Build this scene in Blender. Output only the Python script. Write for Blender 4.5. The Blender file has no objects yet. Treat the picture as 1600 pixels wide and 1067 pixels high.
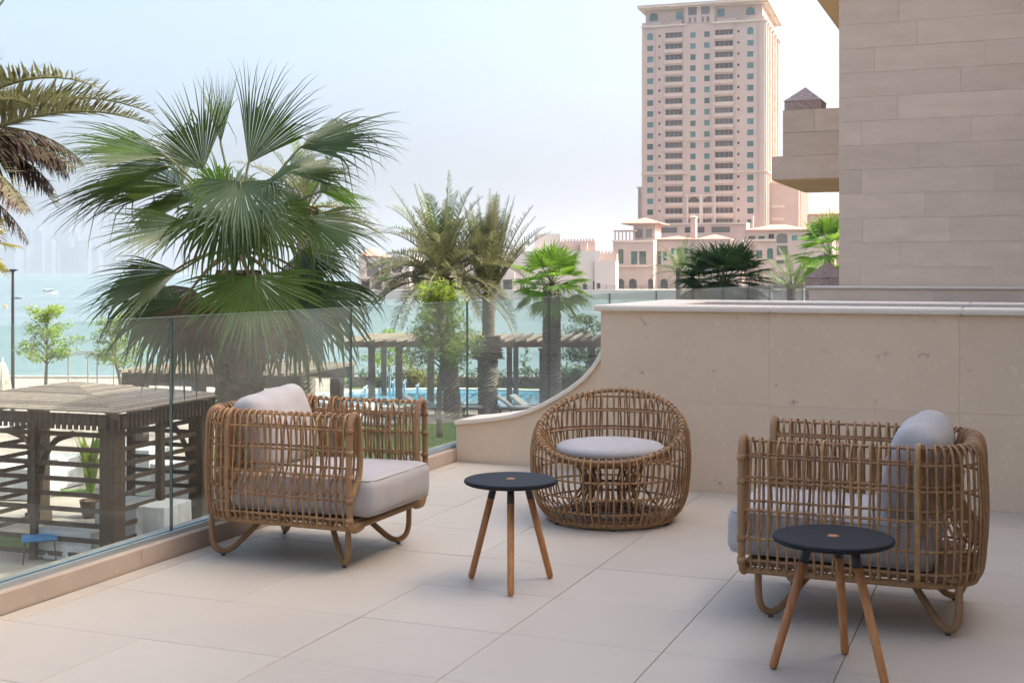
import bpy, math, random
from mathutils import Vector, Matrix
R = math.radians
rnd = random.Random(11)
scene = bpy.context.scene
COL = scene.collection

# ------------------------------------------------------------------ camera, sky, sun, exposure
F = 1950.0; HY = 425.0; CX = 800.0; CAMZ = 1.48
cam_d = bpy.data.cameras.new('camera')
cam_d.sensor_width = 36.0
cam_d.lens = F / 1600.0 * 36.0
cam_d.shift_y = -(533.5 - HY) / 1600.0
cam_d.clip_start = 0.05; cam_d.clip_end = 30000
cam = bpy.data.objects.new('camera', cam_d); COL.objects.link(cam)
cam.location = (0, 0, CAMZ); cam.rotation_euler = (R(90), 0, 0)
scene.camera = cam

SUN_EL = 47.0
SUN_AZ = 95.0            # degrees clockwise from +Y (forward) towards +X (right)
world = bpy.data.worlds.new('World'); scene.world = world; world.use_nodes = True
wn = world.node_tree
sky = wn.nodes.new('ShaderNodeTexSky'); sky.sky_type = 'NISHITA'; sky.sun_disc = False
sky.sun_elevation = R(SUN_EL); sky.sun_rotation = R(SUN_AZ)
sky.air_density = 1.0; sky.dust_density = 8.0; sky.ozone_density = 2.4; sky.altitude = 0
bg = wn.nodes['Background']; bg.inputs['Strength'].default_value = 0.15
wn.links.new(sky.outputs[0], bg.inputs[0])

sl = bpy.data.lights.new('sun', 'SUN'); sl.energy = 2.4; sl.angle = R(0.53); sl.color = (1.0, 0.95, 0.87)
so = bpy.data.objects.new('sun', sl); COL.objects.link(so)
sd = Vector((math.sin(R(SUN_AZ)) * math.cos(R(SUN_EL)), math.cos(R(SUN_AZ)) * math.cos(R(SUN_EL)), math.sin(R(SUN_EL))))
so.rotation_euler = sd.to_track_quat('Z', 'Y').to_euler()
so.location = (30, 20, 40)

scene.view_settings.view_transform = 'Standard'; scene.view_settings.look = 'None'
scene.view_settings.gamma = 1.0; scene.view_settings.exposure = 1.70
scene.view_settings.use_curve_mapping = False
cy = scene.cycles
cy.max_bounces = 10; cy.diffuse_bounces = 4; cy.glossy_bounces = 4; cy.transparent_max_bounces = 24
cy.transmission_bounces = 6; cy.volume_bounces = 1; cy.use_denoising = True
cy.sample_clamp_indirect = 6.0; cy.caustics_reflective = False; cy.caustics_refractive = False

# ------------------------------------------------------------------ coordinates
TH = R(22.0); S, C = math.sin(TH), math.cos(TH)
GZ = -3.82               # garden level below the terrace
SEA = -5.3
def at(px, py, depth):   # pixel + distance -> world
    return Vector(((px - CX) / F * depth, depth, CAMZ - (py - HY) / F * depth))
def px_x(px, depth): return (px - CX) / F * depth
def gnd(px, depth, z=GZ): return Vector(((px - CX) / F * depth, depth, z))
def UV(u, v, z=0.0): return Vector((u * S + v * C, u * C - v * S, z))   # terrace frame: u along the rail, v towards the facade

# ------------------------------------------------------------------ mesh builder
class MB:
    def __init__(s): s.v = []; s.f = []; s.m = []; s.cur = 0
    def add(s, vs, fs):
        b = len(s.v); s.v.extend([tuple(p) for p in vs])
        for f in fs: s.f.append(tuple(i + b for i in f)); s.m.append(s.cur)
    def quad(s, a, b, c, d): s.add((a, b, c, d), ((0, 1, 2, 3),))
    def box(s, x0, x1, y0, y1, z0, z1, M=None):
        vs = [Vector((x, y, z)) for z in (z0, z1) for y in (y0, y1) for x in (x0, x1)]
        if M is not None: vs = [M @ p for p in vs]
        s.add(vs, ((0, 2, 3, 1), (4, 5, 7, 6), (0, 1, 5, 4), (2, 6, 7, 3), (0, 4, 6, 2), (1, 3, 7, 5)))
    def bar(s, a, b, w, h, up=Vector((0, 0, 1))):
        a = Vector(a); b = Vector(b); d = b - a; L = d.length; d.normalize()
        x = d.cross(up)
        if x.length < 1e-4: x = d.cross(Vector((0, 1, 0)))
        x.normalize(); y = x.cross(d).normalized()
        M = Matrix(((x.x, d.x, y.x, a.x), (x.y, d.y, y.y, a.y), (x.z, d.z, y.z, a.z), (0, 0, 0, 1)))
        s.box(-w / 2, w / 2, 0, L, -h / 2, h / 2, M)
    def tube(s, pts, r, n=6, closed=False, caps=True):
        pts = [Vector(p) for p in pts]; N = len(pts)
        rr = r if isinstance(r, (list, tuple)) else [r] * N
        b = len(s.v); prev = None
        for i in range(N):
            if closed: t = pts[(i + 1) % N] - pts[i - 1]
            else: t = pts[min(i + 1, N - 1)] - pts[max(i - 1, 0)]
            if t.length < 1e-9: t = Vector((0, 0, 1))
            t.normalize()
            if prev is None:
                a = Vector((0, 0, 1)) if abs(t.z) < 0.9 else Vector((1, 0, 0))
                x = (a - t * a.dot(t)).normalized()
            else:
                x = prev - t * prev.dot(t)
                x = x.normalized() if x.length > 1e-6 else t.orthogonal().normalized()
            prev = x; y = t.cross(x)
            for k in range(n):
                q = 2 * math.pi * k / n
                s.v.append(tuple(pts[i] + (x * math.cos(q) + y * math.sin(q)) * rr[i]))
        M = N if closed else N - 1
        for i in range(M):
            j = (i + 1) % N
            for k in range(n):
                l = (k + 1) % n
                s.f.append((b + i * n + k, b + i * n + l, b + j * n + l, b + j * n + k)); s.m.append(s.cur)
        if caps and not closed:
            s.f.append(tuple(b + k for k in range(n))[::-1]); s.m.append(s.cur)
            s.f.append(tuple(b + (N - 1) * n + k for k in range(n))); s.m.append(s.cur)
    def lathe(s, prof, n=24, M=None):     # prof: (r, z) pairs; r = 0 closes
        b = len(s.v); idx = []
        for r, z in prof:
            if r < 1e-6:
                p = Vector((0, 0, z)); s.v.append(tuple(M @ p if M else p)); idx.append([len(s.v) - 1] * n)
            else:
                row = []
                for k in range(n):
                    q = 2 * math.pi * k / n; p = Vector((r * math.cos(q), r * math.sin(q), z))
                    s.v.append(tuple(M @ p if M else p)); row.append(len(s.v) - 1)
                idx.append(row)
        for i in range(len(idx) - 1):
            for k in range(n):
                l = (k + 1) % n
                f = []
                for q in (idx[i][k], idx[i][l], idx[i + 1][l], idx[i + 1][k]):
                    if q not in f: f.append(q)
                if len(f) > 2: s.f.append(tuple(f)); s.m.append(s.cur)
    def mesh(s, name, mats, smooth=False):
        me = bpy.data.meshes.new(name); me.from_pydata(s.v, [], s.f)
        for m in (mats if isinstance(mats, (list, tuple)) else [mats]): me.materials.append(m)
        if any(s.m): me.polygons.foreach_set('material_index', s.m)
        if smooth: me.polygons.foreach_set('use_smooth', [True] * len(me.polygons))
        me.update(); return me
    def build(s, name, mats, parent=None, smooth=False, loc=None, rz=0):
        return put(name, s.mesh(name, mats, smooth), parent, loc, rz)

def put(name, me, parent=None, loc=None, rz=0):
    o = bpy.data.objects.new(name, me); COL.objects.link(o)
    if parent is not None: o.parent = parent
    if loc is not None: o.location = loc
    if rz: o.rotation_euler = (0, 0, rz)
    return o
def tag(o, label=None, cat=None, group=None, kind=None):
    if label: o['label'] = label
    if cat: o['category'] = cat
    if group: o['group'] = group
    if kind: o['kind'] = kind
    return o
def thing(name, label, cat, loc=(0, 0, 0), rz=0, group=None):
    return tag(put(name, None, None, loc, rz), label, cat, group)
def copy_tree(o, parent=None):
    c = o.copy(); COL.objects.link(c)
    if parent is not None: c.parent = parent
    for ch in list(o.children): copy_tree(ch, c)
    return c
def catmull(P, n=4, closed=False):
    P = [Vector(p) for p in P]; N = len(P); out = []
    for i in range(N if closed else N - 1):
        if closed: a, b, c, d = P[i - 1], P[i], P[(i + 1) % N], P[(i + 2) % N]
        else: a, b, c, d = P[max(i - 1, 0)], P[i], P[i + 1], P[min(i + 2, N - 1)]
        for k in range(n):
            t = k / n
            out.append(0.5 * ((2 * b) + (c - a) * t + (2 * a - 5 * b + 4 * c - d) * t * t + (3 * b - a - 3 * c + d) * t ** 3))
    if not closed: out.append(P[-1])
    return out
def rounded_box(sx, sy, sz, r, n=8, puff=0.0, puffx=None, sag=0.0, wr=0.0, seed=0):
    """cushion: rounded box with puffed faces, centred"""
    q = random.Random(seed); mb = MB(); ph = [q.uniform(0, 6.28) for _ in range(8)]
    hx, hy, hz = sx / 2, sy / 2, sz / 2
    def sh(p):
        c = Vector((max(-hx + r, min(hx - r, p.x)), max(-hy + r, min(hy - r, p.y)), max(-hz + r, min(hz - r, p.z))))
        d = p - c
        o = c + (d.normalized() * r if d.length > 1e-9 else d)
        fx, fy, fz = o.x / hx, o.y / hy, o.z / hz
        o.z += puff * (1 if fz > 0 else -1) * abs(fz) * max(0, 1 - fx * fx) * max(0, 1 - fy * fy)
        o.x += (puff * 0.5 if puffx is None else puffx) * fx * max(0, 1 - fy * fy) * max(0, 1 - fz * fz)
        o.y += puff * 0.5 * fy * max(0, 1 - fx * fx) * max(0, 1 - fz * fz)
        if wr:
            w = math.sin(o.x * 23 + o.y * 9 + ph[0]) * math.sin(o.y * 17 + o.z * 8 + ph[1]) + 0.6 * math.sin(o.x * 41 - o.y * 33 + ph[2] + o.z * 12)
            o += o.normalized() * wr * w
        return o
    for ax in range(3):
        for sg in (-1, 1):
            b = len(mb.v)
            for i in range(n + 1):
                for j in range(n + 1):
                    # denser near the edges
                    a = math.sin((i / n - .5) * math.pi) ; e = math.sin((j / n - .5) * math.pi)
                    p = [0, 0, 0]; p[ax] = sg; p[(ax + 1) % 3] = a; p[(ax + 2) % 3] = e
                    mb.v.append(tuple(sh(Vector((p[0] * hx, p[1] * hy, p[2] * hz)))))
            for i in range(n):
                for j in range(n):
                    f = (b + i * (n + 1) + j, b + (i + 1) * (n + 1) + j, b + (i + 1) * (n + 1) + j + 1, b + i * (n + 1) + j + 1)
                    mb.f.append(f if sg > 0 else f[::-1]); mb.m.append(0)
    return mb

# ------------------------------------------------------------------ materials
def mat(name, base, rough=0.6, var=0.0, scale=5.0, bump=0.0, bscale=None, tint=None, objvar=0.0, spec=0.4, stretch=None, metal=0.0, coords='world', detail=6.0, sheen=0.0):
    m = bpy.data.materials.new(name); m.use_nodes = True; nt = m.node_tree; N = nt.nodes; L = nt.links
    p = N['Principled BSDF']; p.inputs['Roughness'].default_value = rough; p.inputs['Metallic'].default_value = metal
    p.inputs['Specular IOR Level'].default_value = spec
    if sheen: p.inputs['Sheen Weight'].default_value = sheen
    base4 = (*base, 1)
    if coords == 'world':
        co = N.new('ShaderNodeNewGeometry').outputs['Position']
    else:
        co = N.new('ShaderNodeTexCoord').outputs['Object']
    if stretch:
        mp = N.new('ShaderNodeMapping'); mp.inputs['Scale'].default_value = stretch; L.new(co, mp.inputs[0]); co = mp.outputs[0]
    col = None
    if var or tint:
        n1 = N.new('ShaderNodeTexNoise'); n1.inputs['Scale'].default_value = scale; n1.inputs['Detail'].default_value = detail; n1.inputs['Roughness'].default_value = 0.62
        L.new(co, n1.inputs['Vector'])
        rp = N.new('ShaderNodeValToRGB'); rp.color_ramp.elements[0].position = 0.3; rp.color_ramp.elements[1].position = 0.7
        t = tint or base
        rp.color_ramp.elements[0].color = (*[max(0, c * (1 - var)) for c in t], 1)
        rp.color_ramp.elements[1].color = (*[min(1, c * (1 + var)) for c in base], 1)
        L.new(n1.outputs[0], rp.inputs[0]); col = rp.outputs[0]
    if objvar:
        oi = N.new('ShaderNodeObjectInfo'); hs = N.new('ShaderNodeHueSaturation')
        mr = N.new('ShaderNodeMapRange'); mr.inputs[3].default_value = 1 - objvar; mr.inputs[4].default_value = 1 + objvar
        L.new(oi.outputs['Random'], mr.inputs[0]); L.new(mr.outputs[0], hs.inputs['Value'])
        mr2 = N.new('ShaderNodeMapRange'); mr2.inputs[3].default_value = 0.5 - objvar * .05; mr2.inputs[4].default_value = 0.5 + objvar * .05
        L.new(oi.outputs['Random'], mr2.inputs[0]); L.new(mr2.outputs[0], hs.inputs['Hue'])
        if col: L.new(col, hs.inputs['Color'])
        else: hs.inputs['Color'].default_value = base4
        col = hs.outputs[0]
    if col: L.new(col, p.inputs['Base Color'])
    else: p.inputs['Base Color'].default_value = base4
    if bump:
        n2 = N.new('ShaderNodeTexNoise'); n2.inputs['Scale'].default_value = bscale or scale * 4; n2.inputs['Detail'].default_value = 5
        L.new(co, n2.inputs['Vector'])
        bp = N.new('ShaderNodeBump'); bp.inputs['Strength'].default_value = bump; bp.inputs['Distance'].default_value = 0.02
        L.new(n2.outputs[0], bp.inputs['Height']); L.new(bp.outputs[0], p.inputs['Normal'])
    return m

def leaf_mat(name, base, trans, var=0.3, rough=0.45, tfac=0.35, scale=3.0):
    m = bpy.data.materials.new(name); m.use_nodes = True; nt = m.node_tree; N = nt.nodes; L = nt.links
    p = N['Principled BSDF']; p.inputs['Roughness'].default_value = rough; p.inputs['Specular IOR Level'].default_value = 0.4
    out = N['Material Output']
    tr = N.new('ShaderNodeBsdfTranslucent'); mx = N.new('ShaderNodeMixShader'); mx.inputs[0].default_value = tfac
    oi = N.new('ShaderNodeObjectInfo'); geo = N.new('ShaderNodeNewGeometry')
    n1 = N.new('ShaderNodeTexNoise'); n1.inputs['Scale'].default_value = scale; n1.inputs['Detail'].default_value = 4
    L.new(geo.outputs['Position'], n1.inputs['Vector'])
    ad = N.new('ShaderNodeMath'); ad.operation = 'MULTIPLY_ADD'; ad.inputs[1].default_value = 0.6; ad.inputs[2].default_value = 0.0
    L.new(oi.outputs['Random'], ad.inputs[0])
    a2 = N.new('ShaderNodeMath'); a2.operation = 'ADD'; L.new(ad.outputs[0], a2.inputs[0]); L.new(n1.outputs[0], a2.inputs[1])
    mr = N.new('ShaderNodeMapRange'); mr.inputs[1].default_value = 0.35; mr.inputs[2].default_value = 1.15
    mr.inputs[3].default_value = 1 - var; mr.inputs[4].default_value = 1 + var; L.new(a2.outputs[0], mr.inputs[0])
    for c, sock in ((base, p.inputs['Base Color']), (trans, tr.inputs['Color'])):
        hs = N.new('ShaderNodeHueSaturation'); hs.inputs['Color'].default_value = (*c, 1); L.new(mr.outputs[0], hs.inputs['Value']); L.new(hs.outputs[0], sock)
    L.new(p.outputs[0], mx.inputs[1]); L.new(tr.outputs[0], mx.inputs[2]); L.new(mx.outputs[0], out.inputs[0])
    return m

def limestone(name, base, dark, pit=(0.12, 0.085, 0.065), pits=0.5, tone=0.0, rough=0.75, hor=1.0):
    """polished shell limestone: cloudy tone, lighter fossils, small dark pits; tone varies per object"""
    m = bpy.data.materials.new(name); m.use_nodes = True; nt = m.node_tree; N = nt.nodes; L = nt.links
    p = N['Principled BSDF']; p.inputs['Roughness'].default_value = rough; p.inputs['Specular IOR Level'].default_value = 0.3
    geo = N.new('ShaderNodeNewGeometry'); oi = N.new('ShaderNodeObjectInfo')
    mp = N.new('ShaderNodeMapping'); mp.inputs['Scale'].default_value = (1, 1, hor); 
    off = N.new('ShaderNodeVectorMath'); off.operation = 'MULTIPLY_ADD'; off.inputs[1].default_value = (7, 13, 5)
    cb = N.new('ShaderNodeCombineXYZ')
    for k in range(3): L.new(oi.outputs['Random'], cb.inputs[k])
    L.new(cb.outputs[0], off.inputs[0]); L.new(geo.outputs['Position'], off.inputs[2]); L.new(off.outputs[0], mp.inputs[0])
    co = mp.outputs[0]
    def noise(sc, det=5, ro=.6):
        n = N.new('ShaderNodeTexNoise'); n.inputs['Scale'].default_value = sc; n.inputs['Detail'].default_value = det; n.inputs['Roughness'].default_value = ro
        L.new(co, n.inputs['Vector']); return n.outputs[0]
    def ramp(x, a, b):
        r = N.new('ShaderNodeMapRange'); r.inputs[1].default_value = a; r.inputs[2].default_value = b; L.new(x, r.inputs[0]); return r.outputs[0]
    def mix(f, a, b):
        x = N.new('ShaderNodeMix'); x.data_type = 'RGBA'; L.new(f, x.inputs['Factor'])
        for s_, v_ in ((x.inputs[6], a), (x.inputs[7], b)):
            if isinstance(v_, tuple): s_.default_value = (*v_, 1)
            else: L.new(v_, s_)
        return x.outputs[2]
    c = mix(ramp(noise(1.6, 6), .35, .68), dark, base)
    c = mix(ramp(noise(26, 3, .5), .60, .72), c, tuple(min(1, k * 1.05) for k in base))
    pm = ramp(noise(13, 5, .62), .64, .73)
    if pits:
        g = N.new('ShaderNodeMath'); g.operation = 'MULTIPLY'; g.inputs[1].default_value = pits; L.new(pm, g.inputs[0])
        c = mix(g.outputs[0], c, pit)
    if tone:
        hs = N.new('ShaderNodeHueSaturation'); L.new(c, hs.inputs['Color'])
        mr = N.new('ShaderNodeMapRange'); mr.inputs[3].default_value = 1 - tone; mr.inputs[4].default_value = 1 + tone
        L.new(oi.outputs['Random'], mr.inputs[0]); L.new(mr.outputs[0], hs.inputs['Value']); c = hs.outputs[0]
    L.new(c, p.inputs['Base Color'])
    bp = N.new('ShaderNodeBump'); bp.inputs['Strength'].default_value = 0.25; bp.inputs['Distance'].default_value = 0.004
    L.new(noise(60, 4), bp.inputs['Height']); L.new(bp.outputs[0], p.inputs['Normal'])
    return m

def glass_mat(name, tint=(0.905, 0.965, 0.945), dust=0.02):
    m = bpy.data.materials.new(name); m.use_nodes = True; nt = m.node_tree; N = nt.nodes; L = nt.links
    N.remove(N['Principled BSDF']); out = N['Material Output']
    t = N.new('ShaderNodeBsdfTransparent'); t.inputs[0].default_value = (*tint, 1)
    g = N.new('ShaderNodeBsdfGlossy'); g.inputs['Roughness'].default_value = 0.01; g.inputs[0].default_value = (1, 1, 1, 1)
    d = N.new('ShaderNodeBsdfDiffuse'); d.inputs[0].default_value = (.8, .82, .8, 1)
    lw_ = N.new('ShaderNodeLayerWeight'); lw_.inputs['Blend'].default_value = .5
    pw_ = N.new('ShaderNodeMath'); pw_.operation = 'POWER'; pw_.inputs[1].default_value = 5.0; L.new(lw_.outputs['Facing'], pw_.inputs[0])
    fr = N.new('ShaderNodeMath'); fr.operation = 'MULTIPLY_ADD'; fr.inputs[1].default_value = .96; fr.inputs[2].default_value = .04; L.new(pw_.outputs[0], fr.inputs[0])
    a = N.new('ShaderNodeMixShader'); L.new(fr.outputs[0], a.inputs[0]); L.new(t.outputs[0], a.inputs[1]); L.new(g.outputs[0], a.inputs[2])
    n = N.new('ShaderNodeTexNoise'); n.inputs['Scale'].default_value = 1.1; n.inputs['Detail'].default_value = 5
    geo = N.new('ShaderNodeNewGeometry'); L.new(geo.outputs['Position'], n.inputs['Vector'])
    mr = N.new('ShaderNodeMapRange'); mr.inputs[1].default_value = .3; mr.inputs[2].default_value = .8; mr.inputs[3].default_value = dust * .5; mr.inputs[4].default_value = dust * 1.6
    L.new(n.outputs[0], mr.inputs[0])
    b = N.new('ShaderNodeMixShader'); L.new(mr.outputs[0], b.inputs[0]); L.new(a.outputs[0], b.inputs[1]); L.new(d.outputs[0], b.inputs[2])
    L.new(b.outputs[0], out.inputs[0])
    return m

M = {}
M['tile'] = mat('floor_tile', (.49, .42, .335), .52, .07, .7, .06, 30, objvar=.028, spec=.35)
M['grout'] = mat('grout', (.33, .295, .25), .9, .2, 20)
M['wall'] = limestone('divider_limestone', (.77, .595, .42), (.72, .55, .38), pits=.55, tone=.03)
M['coping'] = limestone('coping_stone', (.80, .70, .575), (.75, .645, .52), pits=.25, tone=.02, rough=.8)
M['kerb'] = limestone('kerb_stone', (.50, .405, .325), (.43, .345, .275), pits=.2, tone=.04)
M['cladding'] = limestone('cladding_stone', (.77, .61, .465), (.69, .54, .405), pits=.12, tone=.075, hor=3.0)
M['soffit'] = mat('ochre_soffit', (.78, .56, .29), .85, .06, 3)
M['granite'] = mat('red_granite', (.50, .37, .31), .6, .2, 14, .2, 40, tint=(.42, .29, .24))
M['glass'] = glass_mat('rail_glass')
M['glass_edge'] = mat('glass_edge', (.05, .11, .10), .15, spec=.6)
M['glass_top'] = mat('glass_polished_edge', (.30, .42, .39), .2, spec=.6)
M['channel'] = mat('rail_channel', (.50, .55, .56), .35, .05, 10, metal=.7)
M['cane'] = mat('cane', (.325, .178, .078), .55, .32, 28, .12, 120, objvar=.16, spec=.45, coords='object')
M['cane_frame'] = mat('wrapped_cane', (.37, .21, .095), .5, .10, 60, .5, 260, stretch=(1, 1, 4), spec=.4, coords='object')
M['cane_dark'] = mat('cane_dark', (.20, .115, .06), .5, .2, 28, objvar=.15, coords='object')
M['fabric'] = mat('cushion_fabric', (.465, .432, .41), .95, .05, 7, .3, 300, spec=.1, coords='object', sheen=.08)
M['tabletop'] = mat('black_table_top', (.012, .0125, .015), .6, .25, 9, .04, 300, spec=.2)
M['sleeve'] = mat('black_sleeve', (.02, .02, .022), .45)
M['teak'] = mat('teak', (.44, .185, .062), .5, .22, 10, .15, 50, stretch=(6, 6, .8), objvar=.08, coords='object')
M['rubber'] = mat('rubber_pad', (.08, .07, .06), .7)

# ================================================================== THE TERRACE
FV, FH = 3.2, 9.0      # facade line of the main range and its height
RZ = -TH      # local x = v (towards the facade), local y = u (along the rail)
mb = MB(); mb.box(-4.06, FV, -3.4, 30.0, -0.30, -0.022)
floor = mb.build('terrace_floor', M['grout'], rz=RZ); tag(floor, kind='structure')
vl = [-4.055] + [-3.947 + .667 * k for k in range(14)]; vl = [v for v in vl if v < FV - .05] + [FV - .05]
ul = [4.12 - .61 * k for k in range(11, -1, -1)] + [4.12 + .61 * k for k in range(1, 9)]
ul = [u for u in ul if u < 8.88] + [8.88]
tcache = {}
for i in range(len(vl) - 1):
    for j in range(len(ul) - 1):
        w, d = vl[i + 1] - vl[i], ul[j + 1] - ul[j]
        key = (round(w, 3), round(d, 3))
        if key not in tcache:
            t = MB(); g = .0013; b = .0015
            x0, x1, y0, y1 = -w / 2 + g, w / 2 - g, -d / 2 + g, d / 2 - g
            vs = [(x0, y0, -.02), (x1, y0, -.02), (x1, y1, -.02), (x0, y1, -.02), (x0, y0, -b), (x1, y0, -b), (x1, y1, -b), (x0, y1, -b),
                  (x0 + b, y0 + b, 0), (x1 - b, y0 + b, 0), (x1 - b, y1 - b, 0), (x0 + b, y1 - b, 0)]
            fs = [(0, 1, 5, 4), (1, 2, 6, 5), (2, 3, 7, 6), (3, 0, 4, 7), (4, 5, 9, 8), (5, 6, 10, 9), (6, 7, 11, 10), (7, 4, 8, 11), (8, 9, 10, 11)]
            t.add(vs, fs); tcache[key] = t.mesh('tile', M['tile'])
        o = put('tile', tcache[key], floor, ((vl[i] + vl[i + 1]) / 2, (ul[j] + ul[j + 1]) / 2, rnd.uniform(-.0012, .0004)))
        o.rotation_euler = (rnd.uniform(-.0008, .0008), rnd.uniform(-.0008, .0008), 0)
# outer edge of the terrace slab with the wall below it
mb = MB(); mb.box(-4.42, -4.07, -3.4, 60, -4.2, -.001)
tag(mb.build('terrace_wall', M['kerb'], rz=RZ), 'stone retaining wall carrying the terrace edge above the garden', 'retaining wall')

# kerb of stone blocks under the glass
kerb = tag(put('stone_kerb', None, None, None, RZ), 'low brown stone kerb along the terrace edge under the glass', 'kerb')
kb = {}
def kerb_block(L):
    if L not in kb:
        t = MB(); a, c = -4.27, -4.06; h = .098; b = .006
        pr = [(a, 0), (c, 0), (c, h - b), (c - b, h), (a, h)]
        y0, y1 = .001, L - .001
        vs = [(x, y0, z) for x, z in pr] + [(x, y1, z) for x, z in pr]; n = 5
        t.add(vs, [(k, (k + 1) % n, n + (k + 1) % n, n + k)[::-1] for k in range(n)] + [tuple(range(n)), tuple(range(2 * n - 1, n - 1, -1))])
        kb[L] = t.mesh('kerb_stone', M['kerb'])
    return kb[L]
u = -3.3
while u < 27:
    put('kerb_stone', kerb_block(1.2), kerb, (0, u, 0)); u += 1.2

# glass balustrade: clamped panes in a channel
rail = tag(put('glass_balustrade', None, None, None, RZ), 'clear frameless glass balustrade along the open terrace edge', 'balustrade')
GV = -4.125; PL = 1.91
t = MB(); g0, g1 = .004, PL - .004; hw = .008; z0, z1 = .085, 1.245
t.cur = 0
t.quad((hw, g0, z0), (hw, g1, z0), (hw, g1, z1), (hw, g0, z1)); t.quad((-hw, g1, z0), (-hw, g0, z0), (-hw, g0, z1), (-hw, g1, z1))
t.cur = 1
t.quad((-hw, g0, z0), (hw, g0, z0), (hw, g0, z1), (-hw, g0, z1)); t.quad((hw, g1, z0), (-hw, g1, z0), (-hw, g1, z1), (hw, g1, z1))
t.quad((-hw, g1, z0), (hw, g1, z0), (hw, g0, z0), (-hw, g0, z0))
t.cur = 2; t.quad((-hw, g0, z1), (hw, g0, z1), (hw, g1, z1), (-hw, g1, z1))
pane = t.mesh('glass_pane', [M['glass'], M['glass_edge'], M['glass_top']])
for k in range(-5, 11): put('glass_pane', pane, rail, (GV, 5.42 + PL * k, 0))
t = MB()
t.box(GV - .028, GV - .0105, -3.4, 26.4, .098, .122); t.box(GV + .0105, GV + .028, -3.4, 26.4, .098, .122)
t.build('channel', M['channel'], rail)

# ------------------------------------------------ planter wall dividing the terraces
def slab(x0, x1, z0, z1, y, th=.03, g=.0005):
    t = MB(); t.box(x0 + g, x1 - g, y, y + th, z0 + g, z1 - g); return t
pw = tag(put('planter_wall', None, None, None, RZ), 'tall beige limestone planter wall closing the terrace behind the round chair', 'wall')
t = MB(); t.box(-2.65, FV - .01, 8.312, 10.07, -.28, 1.02); t.build('core', M['wall'], pw)
vj = [-2.68, -1.51, -.33, .85, 2.03, FV - .01]
for i in range(len(vj) - 1):
    for z0_, z1_ in ((0, .60), (.60, 1.208)):
        slab(vj[i], vj[i + 1], z0_, z1_, 8.28).build('stone_slab', M['wall'], pw)
t = MB(); t.box(-2.68, -2.652, 8.312, 10.10, 0, 1.208); t.build('end_slab', M['wall'], pw)
t = MB(); t.box(-2.68, FV - .01, 10.072, 10.10, 0, 1.208); t.build('back_slab', M['wall'], pw)
def rim(x0, x1, y0, y1, z0, z1, r=.012):
    """coping stone with an eased edge"""
    t = MB(); b = r
    vs = [(x0, y0, z0), (x1, y0, z0), (x1, y1, z0), (x0, y1, z0)]
    def ring(e, z): return [(x0 + e, y0 + e, z), (x1 - e, y0 + e, z), (x1 - e, y1 - e, z), (x0 + e, y1 - e, z)]
    rows = [ring(b, z0), ring(b * .3, z0 + b * .3), ring(0, z0 + b), ring(0, z1 - b), ring(b * .3, z1 - b * .3), ring(b, z1)]
    vs = [p for r_ in rows for p in r_]
    fs = [(3, 2, 1, 0), tuple(20 + k for k in range(4))]
    for i in range(5):
        for k in range(4): fs.append((i * 4 + k, i * 4 + (k + 1) % 4, i * 4 + 4 + (k + 1) % 4, i * 4 + 4 + k))
    t.add(vs, fs); return t
for a, b_ in ((-2.72, -1.50), (-1.498, -.32), (-.318, FV - .01)):
    rim(a, b_, 8.245, 8.66, 1.209, 1.251).build('coping_stone', M['coping'], pw)
    rim(a, b_, 9.72, 10.135, 1.209, 1.251).build('coping_stone', M['coping'], pw)
rim(-2.72, -2.26, 8.662, 9.718, 1.209, 1.251).build('coping_stone', M['coping'], pw)
t = MB(); t.box(-2.26, FV - .01, 8.60, 8.62, 1.02, 1.208); t.box(-2.26, FV - .01, 9.76, 9.78, 1.02, 1.208); t.box(-2.30, -2.28, 8.62, 9.76, 1.02, 1.208)
t.build('trough_wall', M['wall'], pw)
t = MB(); t.box(-2.28, FV - .01, 8.62, 9.76, 1.022, 1.06); t.build('soil', mat('soil', (.10, .07, .05), .95, .3, 12, .5, 30), pw)

# low wall with a concave sweeping top that ends at the rail
lw = tag(put('swept_wall', None, None, None, RZ), 'low beige stone wall with a concave curved top sweeping down to the rail', 'wall')
cpx = [(702, 657), (721, 655), (745, 653.5), (775, 650), (800, 646), (824, 639), (843, 631.5), (859, 623), (874, 614.5), (886, 607), (900, 597), (913, 586), (925, 572), (936, 555)]
cv = []
for x, y in cpx:
    r = (x - CX) / F; d = 8.9 / (r * S + C); cv.append((d * (r * C - S), CAMZ - (y - HY) / F * d))
cv[0] = (-4.075, cv[0][1])
cv += [(-2.80, 1.02), (-2.72, 1.19)]
cv = [tuple(p)[:2] for p in catmull([(a, b, 0) for a, b in cv], 4)]
t = MB(); y0, y1 = 8.9, 9.22
n = len(cv)
for i in range(n - 1):
    (a, za), (b_, zb) = cv[i], cv[i + 1]
    if a < -4.058: a = -4.058
    za -= .03; zb -= .03
    t.quad((a, y0, -.02), (b_, y0, -.02), (b_, y0, zb), (a, y0, za))
    t.quad((b_, y1, -.02), (a, y1, -.02), (a, y1, za), (b_, y1, zb))
t.quad((-4.058, y1, -.02), (-4.058, y0, -.02), (-4.058, y0, cv[0][1] - .03), (-4.058, y1, cv[0][1] - .03))
t.build('face', M['wall'], lw)
t = MB(); th = .032; prof = [(y0 - .028, 0), (y1 + .028, 0), (y1 + .028, .026), (y1 + .022, .032), (y0 - .022, .032), (y0 - .028, .026)]
rows = []
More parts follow.
